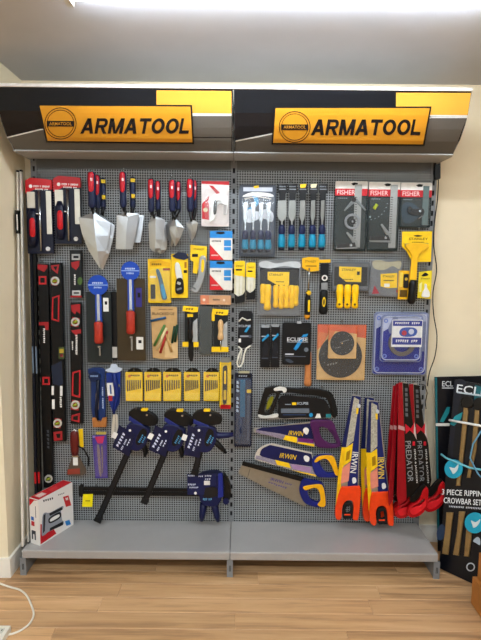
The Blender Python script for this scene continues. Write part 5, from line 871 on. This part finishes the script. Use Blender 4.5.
def hole_pack(x0, y0, x1, y1, d, label, front):
    t = Thing('carded_hole_saw_set', label, 'blade pack', (x0+x1)/2, (y0+y1)/2, d)
    m = M(t); m.plate(rr(x0, y0, x1, y1, 3.4), d-.014, d-.010, mat('8a92b2', .35), (), .0008); b = m.put('tray'); m = M(t); m.prism([(x0+1.4, y0+18), (x0+7, y0+13), (x0+9, y0+(y1-y0)*(.4 if front else .62)), (x1-1.4, y0+(y1-y0)*(.34 if front else .62)), (x1-1.4, y1-2), (x1-3, y1-1), (x0+3, y1-1), (x0+1.4, y1-2)], d-.010, d-.0096, mat('1a2c98', .35)); m.put('blue_panel', b); m = M(t); m.prism([(x0+2, y0+3), (x0+12, y0+2), (x0+7, y0+14), (x0+2, y0+17)], d-.010, d-.0095, mat('c7cde2', .4)); m.prism([(x0+(x1-x0)*.4, y0+2), (x1-2, y0+2), (x1-2, y0+9), (x0+(x1-x0)*.4, y0+9)], d-.010, d-.0095, mat('b9bfd6', .4)); m.put('printed_panel', b)
    for cx, cy in ((x0+5, y1-5.6), (x1-5, y1-5.6), (x0+5, y0+6)):
        m = M(t); m.plate(ci(cx, cy, 2.2, 16), d-.010, d-.006, mat('7f93d4', .3), [ci(cx, cy, 1.1, 12)], .0006); m.put('stud')
    if front:
        m = M(t); m.plate(ci(402.6, 343, 13.4, 36), d-.008, d+.006, mat('8a8478', .3, .8, .05, 40), [ci(402.6, 343, 9.4, 28)], .001); m.put('steel_ring')
        m = M(t); m.box(391.6, 319.8, 422, 347, d+.007, d+.009, WHITE, .6); l = m.put('white_label'); m = M(t); m.prism(rc(392.4, 320.6, 421.4, 326), d+.009, d+.0094, mat('2a3a9a', .4)); m.prism(rc(392.4, 337.6, 421.4, 344.6), d+.009, d+.0094, mat('2a3a9a', .4)); m.plate(cr([(399, 333), (402, 328), (413, 327.6), (417, 331), (414, 336), (403, 336.6)], 3), d+.009, d+.0098, mat('3a62b0', .4), (), .0002); m.prism(ci(404, 333, 2.6, 12), d+.0098, d+.0103, mat('c23a46', .4)); m.prism(ci(411, 331.6, 2.8, 12), d+.0098, d+.0103, mat('d6dae6', .4)); m.put('printed_picture', l); m = M(t); m.text('DIAMOND CORE', 407, 323.2, 25, 2.4, d+.0098, WHITE); m.text('CUTTER SET', 407, 341, 22, 3, d+.0098, WHITE); m.put('lettering', l)
    m = M(t); m.shell(rr(x0+1, y0+1, x1-1, y1-1, 4), d-.009, d+.014, clear_plastic('c4ccf0', .05, .06), .05); m.put('clear_cover')
    m = M(t); m.tube([(x, y, d-.008) for x, y in rr(x0+2, y0+2, x1-2, y1-2, 4)]+[(x1-6, y0+2, d-.008)], .6, mat('c8cce0', .2), 6); m.put('cover_rim')
hole_pack(373, 312.4, 427.4, 375, .045, 'big blue and clear square blister pack, mostly behind the smaller one', False)
hole_pack(380.4, 315, 422.4, 362, .080, 'smaller blue and clear blister pack with white label and steel ring', True)
hook(402, 310.8, .1, 'the two blue blister packs')
# ================================================================ SAWS
t = Thing('carded_file', 'tall navy clear pack beside the middle upright, pale lettering running down it', 'file', 243, 410, .05)
m = M(t); m.plate(rr(234.4, 373.4, 251.8, 447, 1.4), .032, .036, mat('1c2742', .4), (), .0006); b = m.put('backing_card'); m = M(t); m.prism(rc(236, 374.6, 250.6, 378), .036, .0364, mat('0e1119', .4)); m.prism(rc(240, 380, 245, 417), .036, .0364, mat('1f6a86', .4)); m.put('printed_panel', b); m = M(t); m.text('FILE SET', 237.6, 396, 32, 3.2, .0366, mat('b9c6d2', .4), -90, 1); m.text('TOOL', 243, 376.4, 9, 1.6, .0368, mat('aab4c0', .4)); m.put('lettering', b)
m = M(t); m.box(246.6, 389.6, 251, 393, .036, .0368, YEL, .6); m.put('price_sticker', b); m = M(t); m.plate([(247.2, 396), (249.4, 396), (249.2, 440), (247.4, 441)], .037, .042, mat('5a6270', .35, .7), (), .0008); m.put('steel_file'); m = M(t); m.tube([(240.6, 418, .042), (240.8, 430, .042), (240.6, 443, .042)], [2., 2.6, 1.8], mat('23304f', .4), 10); m.put('handle'); m = M(t); m.shell(rr(235.4, 379, 251, 446, 2), .0366, .054, clear_plastic('9fb4d8', .12, .1), .04); m.put('blister')
m = M(t); m.box(238, 371.4, 249, 373.6, .032, .037, mat('b9b59a', .4), .4); m.put('hang_tab'); hook(243.4, 370.4, .05, 'the tall navy pack')
# hacksaw
t = Thing('hacksaw', 'black hacksaw with yellow grip inlay and pale corners, lying level above the saws', 'hacksaw', 298, 404, .06, exact=True)
m = M(t); m.plate(cr([(258.4, 416), (259.4, 407), (264, 391), (267, 387.6), (278, 386.4), (292, 388.4), (318, 389.4), (329, 392), (331.4, 394.4), (335, 402), (336.8, 412), (336, 417.4), (332.4, 417), (331, 410), (327.6, 400.6), (322, 397), (300, 394), (283, 392.8), (279, 397), (272, 414.6), (268, 417.4)], 4), .04, .06, BLACK, [cr([(264.4, 411), (267, 400), (270, 394.6), (275, 393.6), (276, 396), (270.4, 409.6), (267, 412.4)], 4)], .003); b = m.put('frame')
m = M(t); m.plate(cr([(266, 409), (268, 401), (271, 397), (273.6, 397.6), (272, 403), (268.6, 409)], 3), .044, .056, mat('8d8a16', .4), (), .002); m.put('grip_inlay', label='yellow inlay of the grip')
m = M(t); m.plate(cr([(274, 388.6), (280, 386.6), (286, 388), (286.4, 391.6), (283.6, 393), (282, 390.6), (275, 391)], 3), .06, .066, mat('dadad6', .35), (), .001); m.put('pale_corner'); m = M(t); m.plate(cr([(258.6, 414.6), (266, 416), (276.6, 413.6), (278.4, 415.4), (276, 417.6), (264, 418.4), (259, 417.4)], 3), .06, .066, mat('d6d6d2', .35), (), .001); m.put('pale_corner')
m = M(t); m.plate([(268, 417), (334.6, 414.6), (334.6, 418), (268, 419.8)], .046, .050, GREY_M, (), .0005); m.put('saw_blade'); m = M(t); m.plate(cr([(328, 391.6), (332.4, 394), (335.6, 402), (337.6, 412), (336.4, 416.6), (333.6, 412), (331.6, 402)], 3), .058, .064, SOFT, (), .001); m.put('front_grip')
m = M(t); m.plate(cr([(281, 396), (300, 396.4), (322, 399), (328, 405), (330.6, 417), (300, 417.6), (279, 418), (278, 408)], 3), .050, .054, mat('12161e', .4), (), .0006); c = m.put('packing_card'); m = M(t); m.prism(rc(292, 402.4, 296.4, 405), .054, .0546, YEL); m.text('ECLIPSE', 302.8, 403.4, 11, 2.4, .0546, mat('c9d2dc', .4)); m.flat(rc(285, 404, 291, 404.8), .0546, mat('9aa5b2', .4)); m.put('lettering', c)
m = M(t); m.plate([(281, 408.6), (309, 408.4), (309.4, 413), (281, 413)], .054, .0546, mat('7b8694', .4, .3), (), .0002); m.prism(ci(311, 415, 2, 12), .054, .0546, CYAN); m.prism([(315, 418), (317, 413.6), (320, 413.8), (321, 418)], .054, .0546, WHITE); m.prism(rc(326, 414, 331, 417.6), .054, .0546, mat('2f8c94', .4)); m.flat(rc(283, 414.4, 306, 415.2), .0546, mat('33507a', .4)); m.put('printed_panel', c); hook(281, 383.6, .07, 'the left end of the hacksaw'); hook(322, 387, .07, 'the right end of the hacksaw')
def teeth(a, b, n, h):                      # saw tooth edge from a to b, points h px below
    o = []
    for i in range(n):
        for f, k in ((0, 0), (.5, h)):
            u = (i+f)/n; o.append((a[0]+(b[0]-a[0])*u, a[1]+(b[1]-a[1])*u+k))
    return o+[b]
SAWB = mat('b3b2ac', .32, .75, .04, 40)
# purple handled
t = Thing('panel_saw', 'short saw with a purple handle, top one of the three lying saws', 'saw', 297, 432, .06, exact=True)
m = M(t); m.plate([(254, 428.6), (313, 421.4)]+teeth((315, 446.6), (254, 431.6), 22, 1.)[0:], .05, .0525, SAWB, (), .0004); b = m.put('blade')
m = M(t); m.plate([(262, 427.6), (312.6, 423.2), (314.6, 439), (300, 438.6), (280, 433.6), (256, 430)], .0528, .055, mat('181f58', .4), (), .0005); c = m.put('card_sleeve'); m = M(t); m.plate([(256, 430), (280, 433.6), (300, 438.6), (314.6, 439.6), (315, 447), (292, 441.6), (256, 432.4)], .0528, .0553, mat('9a90a0', .4, 0, .3, 150), (), .0005); m.put('printed_strip', c); m = M(t); m.prism([(285.6, 435.2), (297, 437.2), (297, 443), (283, 439.6)], .0553, .0558, YEL); m.prism([(298, 438), (313.6, 439.4), (313.8, 443.4), (298, 441.6)], .0553, .0558, mat('7a2a7a', .4)); m.prism([(298, 442), (314, 444), (314.4, 446.6), (297.6, 443.4)], .0553, .0558, YEL); m.put('printed_panel', c)
m = M(t); m.text('IRWIN', 296, 433.4, 14.4, 4.6, .0562, YEL, 4, .3, .06); m.prism(cr([(303, 429.6), (306, 427.4), (309, 430), (307, 434.6), (304.4, 433)], 3), .055, .0558, WHITE); m.put('lettering', c)
m = M(t); m.plate(cr([(310.8, 421.6), (322, 420.4), (332.4, 421.4), (337, 432), (341, 443.6), (338, 447.6), (327, 448.4), (316, 446), (313, 434)], 4), .044, .066, PURPLE, [cr([(319.6, 428.4), (324, 427.4), (330, 432), (336.4, 441.6), (334.4, 444.4), (327.4, 442.6), (321.6, 437)], 3)], .004); h = m.put('handle'); m = M(t); m.plate(cr([(330, 429), (333.4, 431), (337.4, 441), (337, 443.6), (333, 436)], 3), .066, .068, mat('4a1a50', .5), (), .0008); m.put('grip_inlay', h); hook(327, 429.6, .075, 'the purple handled saw'); hook(285, 422.4, .07, 'the blade of the purple handled saw')
# yellow handled
t = Thing('toolbox_saw', 'rounded nose saw with a yellow and blue handle, middle of three lying saws', 'saw', 296, 458, .066, exact=True)
m = M(t); m.plate(cr([(254.6, 457), (257.6, 450), (264, 445.4), (272, 443.2)], 3, False)+[(312, 452.6), (316, 476)]+teeth((316, 476.4), (254.6, 459), 22, 1.), .056, .0585, mat('dcdcd8', .3, .5), (), .0004); b = m.put('blade')
m = M(t); m.plate(cr([(259.6, 455), (262, 449), (270, 445)], 3, False)+[(311.6, 454), (313.6, 467), (286, 463), (262, 456.6)], .0588, .061, mat('17215c', .4), (), .0005); c = m.put('card_sleeve'); m = M(t); m.plate([(256, 455.6), (262, 456.6), (286, 463), (313.6, 467.6), (315.4, 475.6), (280, 466.4), (255.4, 458.6)], .0588, .0613, mat('9c96a4', .4, 0, .3, 150), (), .0005); m.put('printed_strip', c)
m = M(t); m.prism([(275, 459.8), (289, 463.2), (291, 468.4), (277, 464.8)], .0613, .0618, YEL); m.prism([(291, 464), (311, 467.6), (310.6, 472.6), (293, 469)], .0613, .0618, mat('b090b8', .4)); m.prism([(292, 470), (315, 474.6), (317, 476.6), (300, 472.6)], .0613, .0618, YEL); m.put('printed_panel', c); m = M(t); m.text('IRWIN', 288, 456.4, 16, 5, .0616, YEL, 8, .3, .06); m.put('lettering', c); m = M(t); m.prism(cr([(303.6, 457), (306, 455.4), (309.4, 457.6), (308.4, 461.6), (305, 461)], 3), .061, .0618, WHITE); m.put('emblem', c)
m = M(t); m.plate(cr([(312, 461.6), (318, 456.4), (330, 455), (334.6, 457.6), (337.4, 467), (339.4, 475.6), (336, 477.4), (326, 477.8), (316, 475.6)], 4), .048, .070, mat('1f2f86', .35), [cr([(319.6, 461.6), (325, 459.8), (330, 463.6), (334, 471), (331.6, 473.4), (324.4, 471.4)], 3)], .003); h = m.put('handle')
m = M(t); m.plate(cr([(314.4, 461.6), (319, 456.4), (330, 455.4), (334.6, 458), (337.4, 467), (339, 474.4), (335.6, 475.4), (331.6, 466), (327, 459.6), (321.6, 459.6), (316.4, 462.6)], 3), .070, .077, mat('f1b81c', .35), (), .003); m.put('grip_inlay', h, label='yellow grip'); hook(322, 465, .08, 'the yellow handled saw'); hook(283, 443.4, .07, 'the nose of the yellow handled saw')
# tenon saw
t = Thing('tenon_saw', 'bare steel tenon saw with black spine, lowest of the three lying saws', 'saw', 282, 484, .066, exact=True)
m = M(t); m.plate([(238.6, 472), (242.6, 462.6), (303, 481.6), (306, 506)]+teeth((304, 506), (238.6, 473.4), 30, .8), .058, .0605, mat('a39f94', .3, .7, .05, 50), (), .0004); b = m.put('blade'); m = M(t); m.plate([(243, 461.6), (304, 477.6), (304, 482.4), (241.8, 465.4)], .054, .0645, BLACK, (), .0012); m.put('spine')
m = M(t); m.text('IRWIN', 277, 480.6, 13, 3, .061, mat('5a55a0', .5), 15); m.text('TENON', 281.6, 486.6, 12, 1.8, .061, mat('6f6a9a', .5), 16); m.text('UNIV', 288.6, 484.2, 7, 1.8, .061, mat('6f6a9a', .5), 16); m.text('CUT', 272.4, 483.4, 8, 1.6, .061, mat('6f6a9a', .5), 16); m.put('etched_lettering', b); m = M(t); m.box(248.6, 468.6, 249.2, 477, .0606, .061, mat('6f6c64', .5), 0, 16); m.put('etched_line', b)
m = M(t); m.plate(cr([(300.6, 484), (304, 479.4), (312, 481), (322.6, 483.4), (325.4, 492), (326.6, 505.6), (323, 507.6), (314, 507), (304.4, 502.6), (299.6, 492.6)], 4), .05, .073, mat('1c2a7c', .35), [cr([(308, 490.6), (314, 487), (318.6, 491), (321, 500), (317, 502.4), (310, 499)], 3)], .003); h = m.put('handle'); m = M(t); m.plate(cr([(303, 488), (306, 486), (318, 484.4), (322.6, 486), (325, 494), (325.6, 506), (320, 507), (317.6, 504.4), (320.6, 500), (318.6, 490.6), (314, 488), (306, 490.6)], 3), .073, .080, mat('f1b81c', .35), (), .003); m.put('grip_inlay', h, label='yellow grip'); hook(311, 492, .083, 'the tenon saw'); hook(256, 461, .075, 'the tip of the tenon saw')
# orange handled handsaws hanging upright
def handsaw(dx, dy, tx, d, label, front):
    """Blade hangs from its toe; handle at the bottom."""
    t = Thing('handsaw', label, 'saw', 350+dx, 455+dy, d, 'orange handled handsaws' if True else None, exact=True)
    S = lambda pts: [(x+dx+tx*(490-y)/95., y+dy) for x, y in pts]
    m = M(t); m.plate(S([(352.4, 394.6), (360.4, 395.4), (361.4, 398), (358.6, 490), (337, 492)]), d-.003, d, SAWB, (), .0004); b = m.put('blade')
    m = M(t); m.plate(S([(352, 396), (355.6, 396), (346, 447), (341.6, 447)]), d+.0005, d+.003, mat('1a2860', .4), (), .0005); m.put('edge_guard', label='navy upper edge strip')
    m = M(t); m.plate(S([(341.6, 447.4), (346, 447.4), (338.6, 505), (335.6, 505), (338.6, 470)]), d+.0005, d+.003, mat('f0c51e', .4), (), .0005); m.put('edge_guard', label='yellow lower edge strip')
    m = M(t); m.plate(S([(355.8, 396), (361, 397), (359, 440), (357.6, 489), (347.6, 489.6), (349, 446)]), d+.0005, d+.003, mat('1c2f74', .4), (), .0005); c = m.put('card_sleeve')
    m = M(t); m.plate(S([(354, 397), (359.4, 400), (353.6, 441), (346, 447)]), d+.003, d+.0035, mat('b9b6a8', .4, .1, .35, 130), (), .0002); m.put('printed_strip', c, label='grey photo strip'); m = M(t); m.flat(S(ci(359, 406, 1.6, 12, 2.2)), d+.0041, mat('c9ced6', .4)); m.flat(S([(356.4, 408), (358.8, 408), (358, 414), (356, 414)]), d+.0041, YEL); m.put('printed_badge', c)
    m = M(t); m.plate(S([(345.4, 448), (353, 443), (351, 461), (343.6, 466)]), d+.003, d+.0037, YEL, (), .0003); m.flat(S([(346.6, 452), (350.4, 450), (349.4, 459), (345.6, 461)]), d+.0042, mat('b08a14', .5)); m.put('yellow_panel', c); m = M(t); m.plate(S([(342.4, 468), (350.6, 462), (348.6, 481), (340.6, 484)]), d+.003, d+.0037, mat('e89a86', .4), (), .0003); m.put('pink_panel', c)
    m = M(t); p = S([(354.2, 462.5)])[0]; m.text('IRWIN', p[0], p[1], 21, 6., d+.0043, WHITE if not front else mat('f2d65a', .4), 97+tx*.6, 1); m.put('lettering', c); p = S([(354, 480.6)])[0]; m = M(t); m.prism(cr(rot([(p[0]-2, p[1]-2), (p[0]+1, p[1]-3), (p[0]+2.6, p[1]+1), (p[0]-.6, p[1]+3)], p[0], p[1], 10), 3), d+.003, d+.004, WHITE); m.put('emblem', c)
    m = M(t); m.plate(S(cr([(341, 489), (346, 487.4), (357.6, 486.6), (361, 489), (360.4, 504), (358.6, 519), (355.6, 520.6), (353, 518.6), (353.6, 505), (350.6, 500.6), (345.4, 502), (342.4, 508), (341.6, 518), (338.6, 520.4), (335.6, 517), (336.6, 504)], 4)), d-.011, d+.013, ORANGE, (), .004); h = m.put('handle')
    m = M(t); m.plate(S(cr([(343.4, 506), (346.6, 502.6), (351.4, 502.4), (353.4, 507), (353.6, 517.6), (348, 519), (343, 518)], 3)), d-.008, d+.008, mat('17181b', .5), [S(cr([(346, 508), (350, 506), (350.6, 512), (346.6, 513)], 3))], .003); m.put('black_grip', h); m = M(t); m.box(*S([(344.4, 514)])[0], S([(344.4, 514)])[0][0]+6, S([(344.4, 514)])[0][1]+1.4, d+.008, d+.0086, ORANGE); m.put('grip_print', h)
    return t
handsaw(0, 0, 0, .085, 'left orange handled handsaw in a blue and yellow sleeve with white lettering', False)
handsaw(24.8, 1.5, -12, .056, 'orange handled handsaw mostly hidden behind the right hand orange one', False)
handsaw(31, 5.5, -14, .110, 'right orange handled handsaw, lowest of the three, with yellow lettering', True)
hook(356.6, 393, .09, 'the left orange handled handsaw'); hook(372, 395, .12, 'the two right orange handled handsaws')
# red sleeved handsaws
def red_saw(x0, d, top, lean, label, full, h=(0, 0)):
    t = Thing('handsaw', label, 'saw', x0+8, 450, d, 'red sleeved handsaws', exact=True)
    S = lambda pts: [(x0+x+lean*(y-top)/110., y) for x, y in pts]
    m = M(t); m.plate(S([(0, top), (4, top-.6), (6.6, 500), (-1.6, 506), (-3, 496)] if full else [(0, top), (2.6, top-.4), (2.2, 500), (-1.6, 506), (-3, 496)]), d-.004, d+.004, mat('a01226', .35), (), .0015); b = m.put('red_sleeve', label='red edge sleeve'); m = M(t); m.plate(S([(-.8, 425), (5.4, 427), (5.6, 431), (-1, 429)] if full else [(-.8, 425), (2.2, 426), (2.2, 430), (-1, 429)]), d+.004, d+.0046, mat('c9a0a0', .4), (), .0002); m.put('sleeve_mark', b)
    m = M(t); m.plate(S([(2, top-1.4), (8, top-1), (8, 490), (2, 496)]), d-.002, d-.0005, SAWB if full else mat('1a0d10', .4), (), .0003); m.put('blade')
    if full:
        m = M(t); m.plate(S([(4.6, top), (10, top+1), (13.6, top+38), (18, top+60), (20.4, 480), (17, 497), (6, 497), (5.4, 440)]), d, d+.003, BLACK, (), .0006); c = m.put('black_sleeve')
        m = M(t); m.prism(S([(6, 423.6), (11.6, 428.6), (15.2, 422.6), (14.4, 434), (10.6, 430), (6.4, 434)]), d+.003, d+.0038, mat('c8203a', .4)); m.put('bow_emblem', c); m = M(t); m.prism(S([(12, 428.4), (15.4, 422.4), (17.4, 440)]), d+.003, d+.0036, mat('cfc0bc', .4)); m.put('silver_wedge', c)
        for yy in range(0, 26, 5): m = M(t); m.flat(S([(6.2, top+5+yy), (8.8, top+5+yy), (9, top+8.4+yy), (6.4, top+8.4+yy)]), d+.0036, mat('6a6c70', .5)); m.put('sleeve_print', c)
        p = S([(9.6, 461.5)])[0]; m = M(t); m.text('PREDATOR', p[0], p[1], 41, 5.6, d+.0036, mat('9da0a4', .4), 86, .2); p = S([(16, 466)])[0]; m.text('SPEAR & JACKSON', p[0], p[1], 34, 2., d+.0036, mat('e4e4e4', .4), 86, .4); m.prism(S(rc(13.2, 441.6, 15.6, 445.6)), d+.003, d+.0036, mat('c8203a', .4)); m.put('lettering', c)
    hx, hy = h
    m = M(t); m.plate(cr([(hx+1, hy+14), (hx+4, hy+8), (hx+12, hy+3), (hx+15.6, hy-6), (hx+18.6, hy-10), (hx+21.4, hy-9), (hx+21.6, hy-1), (hx+20, hy+10), (hx+14, hy+17), (hx+6, hy+20), (hx+1.6, hy+18)], 4), d-.010, d+.014, mat('b81522', .35), [cr([(hx+6, hy+9), (hx+12, hy+6), (hx+17, hy+1), (hx+17.6, hy+4.6), (hx+11, hy+9)], 3)], .004); hd = m.put('handle')
    m = M(t); m.plate(cr([(hx+3, hy+12), (hx+9, hy+8.6), (hx+15, hy+7), (hx+18.4, hy+2), (hx+19, hy+8), (hx+13, hy+14), (hx+6, hy+17)], 3), d+.014, d+.017, mat('e0323c', .35), (), .001); m.put('grip_inlay', hd)
    m = M(t); m.plate(cr([(hx+3, hy+2), (hx+14, hy-12), (hx+19, hy-12), (hx+15, hy-4), (hx+8, hy+4)], 3), d-.006, d+.008, BLACK, (), .002); m.put('handle_shoulder', hd)
red_saw(393.2, .084, 386, -6, 'rearmost red sleeved saw, its thin red edge showing at far left of the fan', False, (391, 497))
red_saw(396.4, .144, 384, -5, 'red sleeved saw just behind the front left one, red edge only', False, (395, 499))
red_saw(409.4, .113, 384.6, 2, 'right red and black sleeved saw, its lettering partly shaded', True, (423.6, 492.5))
red_saw(398.6, .184, 383, 1.5, 'front left red and black sleeved saw with large grey lettering', True, (407, 498))
hook(399.6, 381.6, .205, 'the three left red sleeved saws'); hook(413.4, 382, .125, 'the right red sleeved saw')
m = M(Thing('hanging_cord', 'thin black cord loop hanging at the top of the right red sleeved saw', 'cord', 425, 400, .04)); m.tube([(420, 384, .05), (424, 385, .05), (427, 393, .045), (425.4, 402, .04), (426.6, 409, .04)], .45, BLACK, 6); m.put('cord')
# ================================================================ POWER LEAD AND ITS ADAPTER, RIGHT END
t = Thing('power_lead', 'black power lead running down the right end of the stand from a plug adapter', 'cord', 438, 172, 0, exact=True)
m = M(t); m.box(435.4, 162, 440.6, 179, 0.005, .03, BLACK, 1.2); m.put('adapter')
m = M(t); m.tube(cr([(438, 160, .009), (438.4, 178, .009), (437.4, 200, .008), (434.6, 222, .008), (433.8, 246, .008), (436.6, 270, .008), (433, 292, .008), (433.6, 314, .008), (437, 336, .008), (435, 356, .008), (429.6, 372, .008), (427.4, 386, .008)], 4, False), .55, BLACK, 8); m.put('cable')
# ================================================================ CROWBAR SETS LEANING AT THE RIGHT
def lean_plane(base, back, yaw):
    n0 = Vector((-math.sin(yaw), -math.cos(yaw), 0))
    up = (Vector((0, 0, .93))-n0*back).normalized(); u = Vector((0, 0, 1)).cross(n0).normalized(); n = u.cross(up).normalized()
    return (base, n if n.y < 0 else -n)
TEALC = mat('1f6f78', .4); CARD = mat('10141f', .35); BARW = mat('9c8258', .4, .35, .1, 60); STRAP = mat('e6e6e2', .4)
base = floor_pt(473, 584)
for back in (True, False):
    pl = lean_plane(Vector((1.06, -.075, 0)), .05, math.radians(4)) if back else lean_plane(base, .17, math.radians(43))
    t = Thing('crowbar_set', ('rear crowbar set card against the wall, mostly hidden' if back else 'front crowbar set card with tan bars and turquoise discs, leaning on floor'), 'crowbar set', plane=pl, exact=True, loc=Vector((1.2, -.07, 0)) if back else base)
    if back:
        O = [(434.6, 377), (520, 375), (520, 566), (438, 551)]
        m = M(t); m.plate(O, -.006, 0, CARD, (), .001); b = m.put('backing_card'); m = M(t); m.plate([(434.8, 377.4), (437, 377.4), (439.4, 540), (437.2, 540)], 0, .0006, TEALC, (), .0002); m.put('teal_edge', b); m = M(t); m.text('ECL', 447.6, 383.8, 11, 5.4, .0008, mat('d8dce0', .4), 0, 1); m.flat(rc(442, 387.6, 460, 388.4), .0008, mat('d8dce0', .4)); m.put('lettering', b)
        m = M(t); m.prism([(439.6, 421.6), (447, 407), (450, 407), (449, 413), (443.4, 422.4)], 0, .0006, mat('2a8e96', .4)); m.put('teal_slash', b); m = M(t); m.box(435.8, 423.4, 449.6, 426, 0, .004, STRAP, .5); m.put('cable_tie')
        continue
    O = [(454.6, 379.6), (530, 392), (520, 604), (473.6, 584.4), (439, 568), (446, 470)]
    m = M(t); m.plate(O, -.004, .003, CARD, (), .001); b = m.put('backing_card')
    m = M(t); m.text('ECLIPSE', 480.5, 391.6, 48, 8.4, .0038, mat('e8ecf0', .4), 8, .8); m.flat([(457, 391.6), (520, 400.4), (520, 402), (457, 393)], .0038, mat('c9d6dc', .4)); m.text('3 PIECE RIPPING', 464.4, 493, 45, 5.6, .0038, mat('eceef0', .4), 3, .8); m.text('CROWBAR SET', 462.6, 501.4, 38, 5.8, .0038, mat('eceef0', .4), 4, .8); m.text('CARPENTRY DEMOLITION', 466, 507.6, 34, 2, .0038, mat('c8ccd2', .4), 4); m.put('lettering', b)
    m = M(t); m.flat(cr([(455, 381), (466, 381.6), (462, 392), (458, 410), (454, 440), (452, 460), (449.6, 440), (453, 410)], 3), .0034, mat('1c2233', .3)); m.flat(cr([(437, 530), (442, 524), (446, 530), (444, 538), (438, 540)], 3), .0034, mat('27405e', .4)); m.prism([(449.6, 424), (455, 416), (462.6, 412), (461, 419), (454, 426)], .003, .0036, mat('2a97a0', .4)); m.prism([(475, 385), (500, 392), (500, 406), (474, 402)], .003, .0034, TEALC); m.put('printed_panel', b)
    for p in ([(463.4, 407), (467, 404.4), (468, 412), (464, 450), (459.6, 486), (455.6, 486), (459.6, 450)], [(474.6, 409), (478.6, 408), (479, 414), (476, 450), (470, 478), (466.4, 478), (471, 450)], [(446, 512.6), (453, 512.6), (450.6, 532), (448, 555), (441.6, 554), (444.6, 532)], [(458.6, 511.6), (465, 511.6), (461.6, 532), (458.4, 556), (452.6, 555), (456.6, 532)], [(466, 529), (471.6, 530), (471, 540), (468.6, 557), (463.6, 556.4), (465, 540)]):
        m = M(t); m.plate(p, .003, .018, BARW, (), .004); m.put('crowbar')
    for p in ([(462, 398), (470, 396), (474, 404), (468, 408), (461, 406)], [(474, 400), (481, 398), (483, 408), (475, 410)]):
        m = M(t); m.plate(cr(p, 3), .003, .02, mat('2a2622', .4, .4), (), .003); m.put('claw_end')
    for cx, cy, r, s in ((453.4, 469, 9, 0), (474.6, 523, 10, 1)):
        m = M(t); m.plate(ci(cx, cy, r*1.02, 28, r*1.05), .019, .028, mat('24a3bd', .35), (), .002); q = m.put('turquoise_disc'); m = M(t); m.flat(cr(rot([(cx-4, cy-2), (cx+1, cy-1), (cx+5, cy-5), (cx+4, cy+1), (cx, cy+5), (cx-2, cy+2)], cx, cy, 10*s), 3), .0285, mat('cfd8d8', .4)); m.put('disc_print', q)
    m = M(t); m.tube([(449, 420, .022), (465, 423, .024), (490, 427.6, .022)], 1.2, STRAP, 8); m.put('cable_tie'); m = M(t); m.tube([(441, 454, .02), (446, 458, .026), (455, 461.6, .03), (470, 468, .024), (490, 471, .02)], 1., mat('7fc4cf', .35), 8); m.put('clear_strap'); m = M(t); m.tube([(482, 430, .02), (473, 444, .028), (470, 458, .03), (478, 474, .026), (484, 480, .02)], .9, mat('6f9fb8', .35), 8); m.put('clear_strap')
    m = M(t); m.flat(ci(470.6, 567, 4.4, 20), .0036, mat('c8ccd2', .4)); m.flat(ci(470.6, 567, 3.2, 20), .004, CARD); m.flat(cr([(473, 541), (477, 537), (480, 539), (480, 545), (476, 543)], 3), .0036, mat('b8c4ce', .4)); m.put('printed_emblem', b)
# ================================================================ WOODEN CRATE, FAR RIGHT
PINE = mat('b98246', .45, 0, .12, 25)
t = Thing('wooden_crate', 'orange stained wooden stepped crate at the bottom right corner of the picture', 'crate', loc=(1.25, -.7, 0))
x = 1.082
m = M(t); m.wbox((x, -.90, .012), (x+.018, -.467, .137), PINE); m.put('side_board'); m = M(t); m.wbox((x+.018, -.485, .012), (1.5, -.467, .137), PINE); m.put('end_board'); m = M(t); m.wbox((x+.018, -.90, 0), (1.5, -.467, .012), PINE); m.put('bottom_board'); m = M(t); m.wbox((x+.018, -.90, .125), (1.5, -.485, .137), PINE); m.put('top_board')
m = M(t); m.wbox((1.097, -.90, .137), (1.115, -.480, .258), PINE); m.put('side_board'); m = M(t); m.wbox((1.115, -.498, .137), (1.5, -.480, .258), PINE); m.put('end_board'); m = M(t); m.wbox((1.115, -.90, .246), (1.5, -.498, .258), PINE); m.put('top_board')
# ================================================================ WHITE CABLE ON THE FLOOR
CW = mat('e9e4d8', .4)
t = Thing('extension_lead', 'white extension cable curving over the wooden floor to a white socket', 'cord', loc=floor_pt(10, 634))
pts = cr([tuple(floor_pt(a, b, .0045)) for a, b in ((-14, 576), (0, 583.5), (10, 587), (20, 590), (27, 596), (32, 607), (33.6, 615), (30, 623), (23, 629), (15, 633), (8, 634.6), (3, 635))], 5, False)
m = M(t); m.wtube([Vector(p) for p in pts], .0042, CW, 10); m.put('cable')
c = floor_pt(0, 638); m = M(t); m.wbox((c.x-.06, c.y-.045, 0), (c.x+.028, c.y+.035, .026), CW); s = m.put('socket_block'); m = M(t); m.wbox((c.x-.012, c.y-.008, .026), (c.x+.012, c.y+.018, .030), mat('d4d0c6', .4)); m.put('socket_face', s)
for dx in (-.006, .006): m = M(t); m.wbox((c.x+dx-.002, c.y+.002, .030), (c.x+dx+.002, c.y+.009, .0304), INK); m.put('socket_hole', s)
